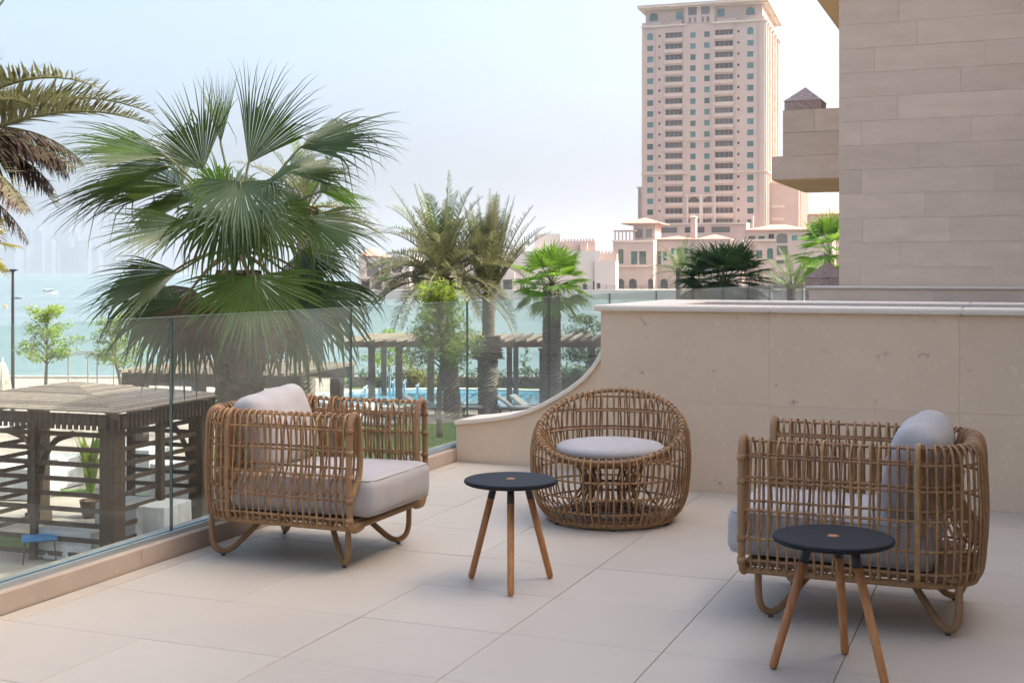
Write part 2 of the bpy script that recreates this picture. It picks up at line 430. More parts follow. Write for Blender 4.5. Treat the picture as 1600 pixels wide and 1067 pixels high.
for i in range(n):
    a = Vector((cv[max(i - 1, 0)][0], cv[max(i - 1, 0)][1])); c = Vector((cv[min(i + 1, n - 1)][0], cv[min(i + 1, n - 1)][1]))
    tg = (c - a).normalized(); nn = Vector((-tg.y, tg.x)); p = Vector(cv[i])
    rows.append([(p.x + nn.x * (h - th), yy, p.y + nn.y * (h - th)) for yy, h in prof])
vs = [p for r_ in rows for p in r_]; fs = [tuple(range(6))[::-1]]
for i in range(n - 1):
    for k in range(6): fs.append((i * 6 + k, i * 6 + (k + 1) % 6, i * 6 + 6 + (k + 1) % 6, i * 6 + 6 + k))
t.add(vs, fs); t.build('curved_coping', M['coping'], lw, smooth=False)

# the neighbour's divider further along the facade
nd = tag(put('parapet_wall', None, None, None, RZ), 'brownish stone parapet at the foot of the tall clad wall', 'wall')
t = MB(); t.box(-3.18, FV - .01, 21.13, 21.78, 0, 1.20); t.build('core', M['wall'], nd)
xs = [-3.2, -1.25, .2, FV - .01]
for i in range(3): slab(xs[i], xs[i + 1], .0, 1.20, 21.10).build('stone_slab', M['cladding'], nd)
rim(-3.24, FV - .01, 21.07, 21.79, 1.202, 1.245).build('coping_stone', M['coping'], nd)

# ------------------------------------------------------------------ panel with real openings
def panel(mb, w, z0, z1, holes, depth=.3, Mx=None, x0=0.0):
    """wall in the local xz plane facing -y; holes (x0,z0,x1,z1[,arch]) have reveals of the given depth"""
    xs = sorted(set([x0, x0 + w] + [h[0] for h in holes] + [h[2] for h in holes]))
    zs = sorted(set([z0, z1] + [h[1] for h in holes] + [h[3] for h in holes]))
    T = (lambda p: Mx @ Vector(p)) if Mx is not None else (lambda p: Vector(p))
    hs = [h[:4] for h in holes]
    for j in range(len(zs) - 1):
        run = None
        for i in range(len(xs) - 1):
            cx, cz = (xs[i] + xs[i + 1]) / 2, (zs[j] + zs[j + 1]) / 2
            solid = not any(h[0] < cx < h[2] and h[1] < cz < h[3] for h in hs)
            if solid:
                if run is None: run = xs[i]
            if (not solid or i == len(xs) - 2) and run is not None:
                e = xs[i + 1] if solid else xs[i]
                mb.quad(T((run, 0, zs[j])), T((e, 0, zs[j])), T((e, 0, zs[j + 1])), T((run, 0, zs[j + 1]))); run = None
    for h in holes:
        a, b, c, d = h[:4]; dp = depth
        mb.quad(T((a, 0, b)), T((a, 0, d)), T((a, dp, d)), T((a, dp, b))); mb.quad(T((c, 0, d)), T((c, 0, b)), T((c, dp, b)), T((c, dp, d)))
        mb.quad(T((c, 0, b)), T((a, 0, b)), T((a, dp, b)), T((c, dp, b))); mb.quad(T((a, 0, d)), T((c, 0, d)), T((c, dp, d)), T((a, dp, d)))
        if len(h) > 4 and h[4]:
            r = (c - a) / 2; m = (a + c) / 2; zc = d - r * h[4]; k = 8
            arc = [(m + r * math.cos(math.pi * q / k), zc + r * h[4] * math.sin(math.pi * q / k)) for q in range(k + 1)]
            for q in range(k):
                (xa, za), (xb, zb) = arc[q], arc[q + 1]; cxn = c if q < k / 2 else a
                mb.add([T((cxn, .001, d)), T((xb, .001, zb)), T((xa, .001, za))], [(0, 1, 2)])
                mb.quad(T((xa, .001, za)), T((xb, .001, zb)), T((xb, dp, zb)), T((xa, dp, za)))

# ------------------------------------------------------------------ the hotel building beside the terrace
hb = tag(put('hotel_building', None, None, None, RZ), 'stone clad hotel wing with projecting balcony and ochre soffits', 'building')
t = MB(); W0 = 21.83
t.box(-2.77, 14, W0, 58, -4, 14)                  # the projecting wing
t.box(FV + .25, 14, -14, 15, -4, FH); t.box(FV + .25, 14, 15, W0, -4, 18)                  # main range behind the terrace; unseen taller block added to shade the palm
t.build('core', M['cladding'], hb)
# facade of the main range and the added taller block, with sliding doors
fm = Matrix(((0, 1, 0, FV), (-1, 0, 0, 0), (0, 0, 1, 0), (0, 0, 0, 1)))     # local x = -u, local y = +v
doors = [(-8.0, 0, -4.6, 2.7), (-3.2, 0, .4, 2.7), (2.2, 0, 5.6, 2.7)]
ups = [(a, z, c, z + 2.3) for a, _, c, _ in doors for z in (4.6,)]
t = MB(); panel(t, 15 + 14, -.25, FH, doors + ups, .24, fm, x0=-15); panel(t, W0 - 15, -.25, 18, [(-20, 4.6, -16.6, 6.9), (-20, 0, -16.6, 2.7)], .24, fm, x0=-W0); t.build('facade', M['cladding'], hb)
dg = mat('dark_door_glass', (.03, .035, .035), .05, spec=.8); dfm = mat('bronze_frame', (.07, .055, .045), .4, metal=.5)
for a, b, c, d in doors + ups:
    t = MB(); t.box(a, c, .18, .20, b, d, fm); g = t.build('window', dg, hb)
    t = MB()
    for xx in (a, (a + c) / 2 - .03, c - .06): t.box(xx, xx + .06, .12, .178, b, d, fm)
    t.box(a + .061, (a + c) / 2 - .031, .12, .177, d - .06, d, fm); t.box((a + c) / 2 + .031, c - .061, .12, .177, d - .06, d, fm)
    t.build('frame', dfm, g)
# end wall of the wing in staggered stone courses
course = .41; zc = 1.16; row = 0
offs = [.0, .66, .04, -.36, .02, 1.32, .02, .62, 1.28, .60, 1.30, .64, .2, .9, .4, 1.1, .3]
while zc < 8.0:
    v = -2.8 - 1.40 + offs[row % len(offs)] * .98
    first = True
    while v < FV:
        L = rnd.choice((1.4, 1.75, 2.1))
        a, b = max(v, -2.8), min(v + L, FV - .005)
        if b - a > .08:
            slab(a, b, zc, zc + course, 21.80 + rnd.uniform(-.0015, .0015), .03, .0014).build('stone', M['cladding'], hb)
        v += L; first = False
    zc += course; row += 1
# corner return stones of the wing
t = MB(); t.box(-2.80, -2.772, 21.832, 58, 0, 14); t.build('side_cladding', M['cladding'], hb)
# balcony
bal = MB(); bal.box(-4.9 + .03, -2.8, 27.13, 31.6, 3.475, 3.97); bal = bal.build('balcony', M['cladding'], hb)
t = MB(); t.box(-4.9, -2.8, 27.10, 27.128, 3.475, 3.968); t.build('fascia_stone', M['cladding'], bal)
t = MB(); t.box(-4.9, -4.872, 27.13, 31.6, 3.475, 3.968); t.build('fascia_stone', M['cladding'], bal)
t = MB(); t.box(-4.88, -2.8, 27.14, 31.58, 3.45, 3.474); t.build('soffit', M['soffit'], bal)
for z0_, z1_, off in ((3.972, 4.47, .55), (4.472, 4.96, -.1)):
    for a, b in ((-4.67, -3.9 + off), (-3.9 + off, -2.8)):
        slab(a, b, z0_, z1_, 27.14, .25, .003).build('parapet_stone', M['cladding'], bal)
    t = MB(); t.box(-4.67, -4.42, 27.393, 31.4, z0_, z1_); t.build('parapet_stone', M['cladding'], bal)
# granite pillar with pyramid caps (balcony corner and the terrace below)
def pyramid_pillar(cx, cy, hw, z0, z1, zt, label):
    r = tag(put('granite_pillar', None, None, UV(cy, cx), RZ), label, 'pillar')
    t = MB(); t.box(-hw, hw, -hw, hw, z0, z1); t.build('shaft', M['granite'], r)
    t = MB(); e = hw + .02
    t.add([(-e, -e, z1 + .001), (e, -e, z1 + .001), (e, e, z1 + .001), (-e, e, z1 + .001), (0, 0, zt)], [(3, 2, 1, 0), (0, 1, 4), (1, 2, 4), (2, 3, 4), (3, 0, 4)])
    t.build('pyramid_cap', M['granite'], r)
pyramid_pillar(-4.28, 27.75, .39, 4.0, 5.18, 5.52, 'reddish granite pillar with pyramid cap on the upper balcony')
pyramid_pillar(-3.78, 27.60, .42, 0.0, 1.36, 1.70, 'reddish granite pillar with pyramid cap behind the lower parapet')
# roof slab over the upper storey
t = MB(); t.box(-3.56, -2.8, 21.2, 45, 6.72, 7.15); rs = t.build('roof_slab', M['cladding'], hb)
t = MB(); t.box(-3.55, -2.8, 21.21, 45, 6.695, 6.718); t.build('soffit', M['soffit'], rs)

# ================================================================== FURNITURE
def lounge_chair(name, label, pos, rz, seed):
    q = random.Random(seed)
    root = thing(name, label, 'armchair', pos, rz, 'wicker lounge chairs')
    W, xf, xb, rc = .42, .46, -.50, .25
    # plan path, front right -> back -> front left, with outward normals
    path = []
    def seg(a, b, nrm, step=.0365):
        a = Vector(a); b = Vector(b); n = max(1, round((b - a).length / step))
        for k in range(n): path.append((a + (b - a) * (k / n), Vector(nrm)))
    def arc(c, a0, a1, step=.0365):
        n = max(1, round(abs(a1 - a0) * rc / step))
        for k in range(n):
            a = a0 + (a1 - a0) * k / n; d = Vector((math.cos(a), math.sin(a))); path.append((Vector(c) + d * rc, d))
    seg((xf, -W), (xb + rc, -W), (0, -1)); i1 = len(path)
    arc((xb + rc, -W + rc), -math.pi / 2, -math.pi); seg((xb, -W + rc), (xb, W - rc), (-1, 0))
    arc((xb + rc, W - rc), math.pi, math.pi / 2); i2 = len(path)
    seg((xb + rc, W), (xf, W), (0, 1)); path.append((Vector((xf, W)), Vector((0, 1))))
    prof = [(.125, .212), (.05, .205), (.014, .235), (.002, .30), (-.006, .45), (0, .62), (.004, .705), (.018, .755), (.05, .776), (.082, .755),
            (.097, .705), (.106, .62), (.106, .525), (.09, .46), (.05, .405), (.014, .37)]
    prof = [(p.x, p.y) for p in catmull([(a, b, 0) for a, b in prof], 3)]
    def at_s(i, s, z):
        p, n = path[i]; c = p - n * s; return Vector((c.x, c.y, z))
    N = len(path)
    for i in range(N):
        thick = i in (0, N - 1)
        r = .0165 if thick else (.0135 if i in (i1, i2) else q.uniform(.0051, .0064))
        if thick:
            pts = [at_s(i, s, z) for s, z in prof]
        else:
            tg = Vector((-path[i][1].y, path[i][1].x)); w1, w2, p1 = q.uniform(-.004, .004), q.uniform(-.003, .003), q.uniform(0, 6)
            tw = q.uniform(-.007, .007)
            pts = []
            for k, (s, z) in enumerate(prof):
                e = w1 * math.sin(k * .5 + p1) + w2 + tw * (1 if s > .05 else 0)
                c = at_s(i, s + q.uniform(-.0008, .0008), z); pts.append(c + Vector((tg.x * e, tg.y * e, 0)))
        t = MB(); t.tube(pts, r, 8 if thick else 6)
        t.build('frame_loop' if thick else 'cane_rib', M['cane_frame'] if thick else M['cane'], root, smooth=True)
    for i in (0, N - 1):
        for z in (.262, .355, .475, .595, .70):
            t = MB(); t.tube([at_s(i, .0, z - .013), at_s(i, .0, z + .013)], .0195, 8); t.build('binding', M['cane'], root, smooth=True)
    def ringpath(s, z, i0=0, i3=None):
        return [at_s(i, s, z + q.uniform(-.0012, .0012)) for i in range(i0, i3 or N)]
    for s, z in ((.011, .262), (.006, .355), (.005, .475), (.007, .595), (.012, .70), (.05, .762), (.092, .70), (.094, .60), (.094, .50)):
        t = MB(); t.tube(ringpath(s, z), .006, 6); t.build('cane_band', M['cane'], root, smooth=True)
    # bottom frame: side rails, front rail
    t = MB(); t.tube([at_s(i, .035, .215) for i in range(N)], .015, 8); t.build('bottom_frame', M['cane_frame'], root, smooth=True)
    t = MB(); t.tube([(xf, -W + .02, .222), (xf, W - .02, .222)], .0165, 8); t.build('front_rail', M['cane_frame'], root, smooth=True)
    # seat base of slats
    t = MB(); t.box(-.40, .452, -.375, .375, .232, .250); t.build('seat_base', M['cane_dark'], root)
    # legs: four bent loops running in towards the middle
    for sx in (-1, 1):
        for sy in (-1, 1):
            c = Vector((.405 * sx, .335 * sy, 0)); d = Vector((-.74 * sx, -.67 * sy, 0)).normalized()
            P = [c + Vector((0, 0, .215)), c + Vector((0, 0, .15)), c + d * .004 + Vector((0, 0, .085)), c + d * .022 + Vector((0, 0, .042)), c + d * .06 + Vector((0, 0, .0225)),
                 c + d * .10 + Vector((0, 0, .032)), c + d * .145 + Vector((0, 0, .066)), c + d * .23 + Vector((0, 0, .145)), c + d * .29 + Vector((0, 0, .195)), c + d * .34 + Vector((0, 0, .212))]
            t = MB(); t.tube(catmull(P, 4), .0155, 8); lg = t.build('leg', M['cane_frame'], root, smooth=True)
            t = MB(); t.lathe([(0, 0), (.011, 0), (.011, .012), (0, .012)], 10, Matrix.Translation(c + d * .06)); t.build('foot_pad', M['rubber'], lg)
    t = MB(); t.tube([(-.25, 0, .212), (.30, 0, .212)], .012, 8); t.tube([(.05, -.2, .212), (.05, .2, .212)], .012, 8)
    t.build('cross_bar', M['cane_frame'], root, smooth=True)
    # cushions
    cu = rounded_box(.86, .675, .20, .055, 12, puff=.010, wr=.0028, seed=seed).build('seat_cushion', M['fabric'], root, smooth=True)
    def piping(par, hx, hy, z, rr):
        P = []
        for sx, sy, a0 in ((1, 1, 0), (-1, 1, 90), (-1, -1, 180), (1, -1, 270)):
            for k in range(5):
                a = R(a0 + k * 22.5); P.append(Vector((sx * (hx - rr) + rr * math.cos(a), sy * (hy - rr) + rr * math.sin(a), z)))
        t = MB(); t.tube(P, .0042, 6, closed=True); t.build('piping', M['fabric'], par, smooth=True)
    piping(cu, .415, .3225, .0845, .04); piping(cu, .415, .3225, -.0845, .04)
    cu.location = (.118, 0, .352); cu.rotation_euler = (0, R(-1), 0)
    pl = rounded_box(.17, .60, .42, .075, 16, puff=.0, puffx=.045, wr=.005, seed=seed + 3).build('back_pillow', M['fabric'], root, smooth=True)
    return root, pl

P1 = Vector((-1.065, 6.67, 0)); P2 = Vector((1.555, 5.50, 0))
c1, pil1 = lounge_chair('wicker_lounge_chair', 'wicker lounge chair with its back against the glass balustrade', P1, -TH, 5)
pil1.location = (-.235, .02, .635); pil1.rotation_euler = (R(3), R(-17), R(4))
c2, pil2 = lounge_chair('wicker_lounge_chair', 'wicker lounge chair with a side table right at its arm, facing the sea', P2, math.pi - TH, 8)
pil2.location = (-.225, .0, .645); pil2.rotation_euler = (R(-2), R(-14), R(-3))

# round nest chair
def round_chair(pos, rz):
    q = random.Random(21)
    root = thing('round_wicker_chair', 'round basket wicker chair with disc seat cushion before the planter wall', 'armchair', pos, rz)
    NR = 66
    def h(f): return .405 + .335 * ((1 - math.cos(f)) / 2) ** 1.15          # f = 0 at the front
    def P(r, f, z): return Vector((r * math.cos(f), r * math.sin(f), z))
    def rout(z):
        tb = [(0, .36), (.03, .385), (.08, .43), (.17, .462), (.30, .476), (.45, .476), (.60, .463), (.72, .445), (.8, .43)]
        for (a, ra), (b, rb) in zip(tb, tb[1:]):
            if z <= b: return ra + (rb - ra) * (z - a) / (b - a)
        return .43
    for i in range(NR):
        f = 2 * math.pi * i / NR; H = h(f)
        pr = [(.29, .030), (.36, .024)]
        zs = [.045, .09, .16, .24, .32] + [z for z in (.42, .52, .62) if z < H - .06]
        zs = [z for z in zs if z < H - .045]
        pr += [(rout(z), z) for z in zs]
        ro = rout(H)
        pr += [(ro - .008, H - .025), (ro - .035, H + .012), (ro - .066, H - .018)]
        inner0 = (ro - .078, H - .06); inner1 = (.345, .385)
        m = 3 if H > .5 else 1
        if H > .46:
            for k in range(m + 1):
                tt = k / m; pr.append((inner0[0] + (inner1[0] - inner0[0]) * tt ** 1.4, inner0[1] + (inner1[1] - inner0[1]) * tt))
        else: pr.append((.355, .375))
        w, tw = q.uniform(-.008, .008), q.uniform(-.012, .012)
        n = len(pr)
        pts = []
        for k, (r, z) in enumerate(pr):
            inn = k > len(zs) + 4
            pts.append(P(r, f + (w * math.sin(k * .8) + (tw if inn else 0)) , z))
        t = MB(); t.tube(catmull(pts, 3), q.uniform(.0050, .0062), 6); t.build('cane_rib', M['cane'], root, smooth=True)
    F_ = [2 * math.pi * k / 72 for k in range(72)]
    t = MB(); t.tube([P(rout(h(f)) - .036, f, h(f) - .006) for f in F_], .0135, 8, closed=True); t.build('rim', M['cane_frame'], root, smooth=True)
    for z in (.10, .19, .285):
        t = MB(); t.tube([P(rout(z) - .011, f, z + q.uniform(-.001, .001)) for f in F_], .0062, 6, closed=True); t.build('cane_band', M['cane'], root, smooth=True)
    for z in (.39, .50, .61, .69):
        Fa = [f for f in [2 * math.pi * k / 96 for k in range(97)] if h(f) > z + .03]
        if len(Fa) > 4:
            t = MB(); t.tube([P(rout(z) - .011, f, z + q.uniform(-.001, .001)) for f in Fa], .0062, 6); t.build('cane_band', M['cane'], root, smooth=True)
            if z > .45 and sum(h(f) > z + .07 for f in Fa) > 3:
                def rin(f):
                    H = h(f); ro = rout(H); tt = max(0, min(1, (H - .06 - z) / (H - .445))); return ro - .078 + (.345 - ro + .078) * tt ** 1.4
                t = MB(); t.tube([P(rin(f) - .010, f, z) for f in Fa if h(f) > z + .07], .0062, 6)
                t.build('cane_band', M['cane'], root, smooth=True)
    # seat ring and woven seat base
    t = MB(); t.tube([P(.34, f, .375) for f in F_], .015, 8, closed=True); t.build('seat_ring', M['cane_frame'], root, smooth=True)
    t = MB(); t.lathe([(0, .355), (.335, .358), (.335, .372), (0, .374)], 40); t.build('seat_base', M['cane_dark'], root)
    # hourglass pedestal of canes
    for i in range(26):
        f = 2 * math.pi * i / 26; tw = .10 + q.uniform(-.05, .05)
        t = MB(); t.tube(catmull([P(.225, f, .352), P(.155, f + tw * .4, .24), P(.145, f + tw * .6, .17), P(.20, f + tw, .035)], 4), .006, 6)
        t.build('pedestal_cane', M['cane'], root, smooth=True)
    for k in range(4):
        f = math.pi / 4 + k * math.pi / 2
        t = MB(); t.tube([P(.10, f, .34), P(.36, f, .04)], .008, 6); t.build('brace', M['cane_frame'], root, smooth=True)
    for r, z, rr in ((.37, .022, .014), (.34, .020, .010), (.31, .030, .012), (.26, .022, .010), (.21, .026, .012), (.16, .02, .01), (.228, .345, .012), (.158, .2, .008)):
        t = MB(); t.tube([P(r, f, z) for f in F_[::2]], rr, 6, closed=True); t.build('base_ring', M['cane_dark'] if r < .35 else M['cane_frame'], root, smooth=True)
    for k in range(6):
        f = k * math.pi / 3 + .2
        t = MB(); t.lathe([(0, 0), (.012, 0), (.012, .012), (0, .012)], 8, Matrix.Translation(P(.37, f, 0))); t.build('foot_pad', M['rubber'], root)
    t = MB(); pr = [(0, .388), (.27, .388), (.312, .397), (.327, .417), (.322, .437), (.30, .452), (.24, .463), (.12, .470), (0, .472)]
    t.lathe(pr, 48); t.build('seat_cushion', M['fabric'], root, smooth=True)
    return root
RC = Vector((.59, 7.50, 0))
round_chair(RC, math.atan2(-.96, -.22))

# black topped side tables on three teak legs
def side_table(label, pos, angs):
    root = thing('side_table', label, 'side table', pos, 0, 'round side tables')
    t = MB(); r = .2225
    t.lathe([(0, .474), (.10, .474), (r - .012, .478), (r - .003, .483), (r, .490), (r - .003, .497), (r - .010, .5), (.022, .5)], 56)
    t.build('table_top', M['tabletop'], root, smooth=False)
    t = MB(); t.lathe([(.0215, .494), (.0215, .5015), (.018, .503), (0, .503)], 24); t.build('wood_plug', M['teak'], root)
    for a in angs:
        d = Vector((math.cos(R(a)), math.sin(R(a)), 0)); top = d * .088 + Vector((0, 0, .474)); bot = d * .222 + Vector((0, 0, .004))
        ax = (bot - top)
        t = MB(); t.tube([top, top + ax * .155], [.0165, .0178], 14); t.build('sleeve', M['sleeve'], root, smooth=True)
        t = MB(); t.tube([top + ax * .1552, top + ax * .97, top + ax * .99, top + ax * 1.0], [.0172, .0158, .0148, .0105], 14); t.build('leg', M['teak'], root, smooth=True)
side_table('black round side table standing right in front of the round wicker chair', Vector((px_x(798, 5.92), 5.92, 0)), (-90, 30, 150))
side_table('black round side table at the arm of the sea-facing wicker lounge chair', Vector((1.194, 4.64, 0)), (175, 64, -50))

# ================================================================== VEGETATION
L_ = {}
L_['fan'] = leaf_mat('fan_palm_leaf', (.060, .100, .022), (.11, .19, .025), .45, .34, .25)
L_['fan_grey'] = leaf_mat('fan_palm_leaf_grey', (.085, .13, .065), (.12, .2, .05), .25, .45, .25)
L_['fan_bright'] = leaf_mat('fan_palm_leaf_bright', (.085, .18, .025), (.24, .42, .04), .3, .4, .45)
L_['fan_dark'] = leaf_mat('fan_palm_leaf_dark', (.045, .095, .03), (.07, .15, .03), .35, .4, .25)
L_['dead'] = leaf_mat('dead_leaf', (.155, .105, .07), (.16, .105, .06), .35, .7, .2)
L_['olive'] = leaf_mat('date_leaf', (.17, .165, .085), (.22, .22, .09), .35, .5, .3)
L_['date'] = leaf_mat('date_leaf_green', (.075, .13, .035), (.16, .25, .05), .3, .45, .3)
L_['tree'] = leaf_mat('tree_leaf', (.14, .22, .03), (.36, .46, .05), .35, .5, .5, 1.5)
L_['tree_dark'] = leaf_mat('tree_leaf_dark', (.06, .12, .03), (.15, .25, .05), .35, .5, .4, 1.5)
L_['hedge'] = leaf_mat('hedge_leaf', (.07, .12, .035), (.14, .22, .05), .4, .5, .3, 1.2)
L_['yellow'] = leaf_mat('yellow_leaf', (.20, .19, .03), (.40, .36, .06), .3, .5, .4, 1.5)
M['petiole'] = mat('petiole', (.14, .15, .06), .5, .25, 6)
M['petiole_dead'] = mat('petiole_dead', (.22, .14, .08), .7, .25, 6)
M['bark'] = mat('palm_bark', (.19, .155, .12), .9, .3, 5, .6, 20, tint=(.12, .095, .075))
M['bark_fibre'] = mat('palm_fibre', (.15, .10, .07), .95, .35, 9, .7, 30)
M['twig'] = mat('tree_bark', (.20, .17, .13), .9, .3, 6, .4, 25)
DOWN = Vector((0, 0, -1))

def fan_blade(mb, hub, d, up, L, q, spread=2.25, nseg=40, droop=.35, split=.54, cup=.10, hang=.12, curl=.15):
    """pleated fan blade: fused to `split`, then free fingers that bend with gravity"""
    d = d.normalized(); sd = d.cross(up).normalized(); up = sd.cross(d).normalized()
    da = 2 * spread / nseg
    ts = [.02, .22, split, .5 * (1 + split) - .1, .5 * (1 + split) + .1, 1.0]
    for i in range(nseg):
        a = -spread + da * (i + .5 + q.uniform(-.22, .22))
        ln = L * (.68 + .32 * math.cos(a * .62)) * q.uniform(.80, 1.08)
        fd = d * math.cos(a) + sd * math.sin(a)
        wv = (sd * math.cos(a) - d * math.sin(a))
        dr = droop * q.uniform(.3, 2.1); hg = q.random() < hang; side = q.uniform(-.05, .05)
        p = hub.copy(); cur = fd.copy(); prev = 0; b = len(mb.v)
        for k, t in enumerate(ts):
            st = (t - prev) * ln; prev = t
            if t > split:
                e = (t - split) / (1 - split)
                g = dr * e * 1.1 + (2.6 * e if hg else 0)
                cur = (cur + DOWN * g + wv * side).normalized()
            else:
                cur = (fd + DOWN * curl * t + up * cup * abs(math.sin(a)) * (1 - t)).normalized()
            p = p + cur * st
            if t <= split: w = t * ln * math.tan(da / 2) * 1.02
            else:
                e = (t - split) / (1 - split); w = split * ln * math.tan(da / 2) * (1 - e) ** .75 * .92
            fold = up * (-w * .8)
            for o_ in (-wv * w, fold if w > 1e-5 else Vector(), wv * w): mb.v.append(tuple(p + o_))
        n = len(ts)
        for k in range(n - 1):
            for c in (0, 1):
                mb.f.append((b + k * 3 + c, b + k * 3 + c + 1, b + k * 3 + 4 + c, b + k * 3 + 3 + c)); mb.m.append(0)

def fan_frond(parent, bud, hub, tip_dir, L, q, mtl, pet=None, nseg=40, up=None, prad=.017, **kw):
    mb = MB()
    up = up or (Vector((0, 0, 1)) + Vector((q.uniform(-.3, .3), q.uniform(-.3, .3), 0)))
    if abs(tip_dir.normalized().dot(up.normalized())) > .93: up = Vector((q.uniform(-.4, .4), -1, .35))
    fan_blade(mb, hub, tip_dir, up, L, q, nseg=nseg, **kw)
    mb.cur = 1
    mid = (bud + hub) / 2 + Vector((0, 0, .10 * (hub - bud).length))
    mb.tube(catmull([bud, mid, hub, hub + tip_dir.normalized() * L * .12], 4), [prad * 1.5] * 4 + [prad] * 5 + [prad * .6] * 3 + [prad * .4], 5)
    return mb.build('frond', [mtl, pet or M['petiole']], parent)

def date_frond(parent, base, d0, L, q, mtl, grav=.9, npair=62, ll=.42, pet=None, name='frond', stiff=.2, rise=.5):
    mb = MB(); nst = 14; d = d0.normalized(); p = base.copy(); pts = [p.copy()]; dirs = [d.copy()]
    for k in range(nst):
        t = (k + 1) / nst
        d = (d + DOWN * grav / nst * (stiff + (1 - stiff) * t * 1.6)).normalized(); p = p + d * (L / nst); pts.append(p.copy()); dirs.append(d.copy())
    side0 = d0.cross(Vector((0, 0, 1)))
    if side0.length < .15: side0 = Vector((q.uniform(-1, 1), q.uniform(-1, 1), 0))
    side0.normalize(); roll = q.uniform(-.35, .35)
    for j in range(npair):
        t = .16 + .84 * (j + q.uniform(-.3, .3)) / npair; t = max(.1, min(.995, t))
        f = t * nst; k = min(int(f), nst - 1); e = f - k
        c = pts[k].lerp(pts[k + 1], e); dd = dirs[k].lerp(dirs[k + 1], e).normalized()
        sd = (side0 - dd * side0.dot(dd)).normalized(); up = sd.cross(dd).normalized()
        if up.z < 0 and abs(dd.z) < .9: up = -up
        sd = (sd * math.cos(roll) + up * math.sin(roll)).normalized(); up = (up - sd * up.dot(sd)).normalized()
        ln = ll * (math.sin(math.pi * min(1, .18 + t * .80)) ** .6) * q.uniform(.8, 1.1)
        for sg in (-1, 1):
            fw = .55 + .5 * t + q.uniform(-.28, .28)
            ld = (sd * sg * 1.0 + dd * fw + up * (rise + q.uniform(-.35, .4))).normalized()
            w = ln * .030 + .004
            wv = ld.cross(up).normalized() * w
            a = c; m = c + ld * ln * .5 + DOWN * ln * .02; z = c + ld * ln + DOWN * ln * .10
            b = len(mb.v)
            mb.v.extend([tuple(a - wv * .5), tuple(a + wv * .5), tuple(m + wv), tuple(m - wv), tuple(z)])
            mb.f.extend([(b, b + 1, b + 2, b + 3), (b + 3, b + 2, b + 4)]); mb.m.extend([0, 0])
    mb.cur = 1
    r0 = max(.012, L * .0085)
    mb.tube(pts, [r0 * (1.5 - 1.3 * k / nst) for k in range(nst + 1)], 5)
    return mb.build(name, [mtl, pet or M['petiole']], parent)

def palm_trunk(parent, base, top, r0, r1, q, ring=.11, n=14, boot=.18, mtl=None, name='trunk'):
    mb = MB(); H = (top - base).length; k = max(6, int(H / ring)); rows = []
    for i in range(k * 2 + 1):
        t = i / (k * 2); c = base.lerp(top, t); r = r0 + (r1 - r0) * t
        for j in range(n):
            a = 2 * math.pi * (j + .12 * math.sin(i * 1.7)) / n
            rr = r * (1 + boot * (.9 if (j + i) % 2 == 0 else -.35) * q.uniform(.5, 1.2))
            mb.v.append((c.x + rr * math.cos(a), c.y + rr * math.sin(a), c.z + q.uniform(-.01, .01)))
    for i in range(k * 2):
        for j in range(n):
            l = (j + 1) % n; mb.f.append((i * n + j, i * n + l, i * n + n + l, i * n + n + j)); mb.m.append(0)
    mb.f.append(tuple(k * 2 * n + j for j in range(n))); mb.m.append(0)
    return mb.build(name, mtl or M['bark'], parent)

def sph(az, el):  # az: 0 = right (+X), 90 = away (+Y)
    return Vector((math.cos(R(az)) * math.cos(R(el)), math.sin(R(az)) * math.cos(R(el)), math.sin(R(el))))

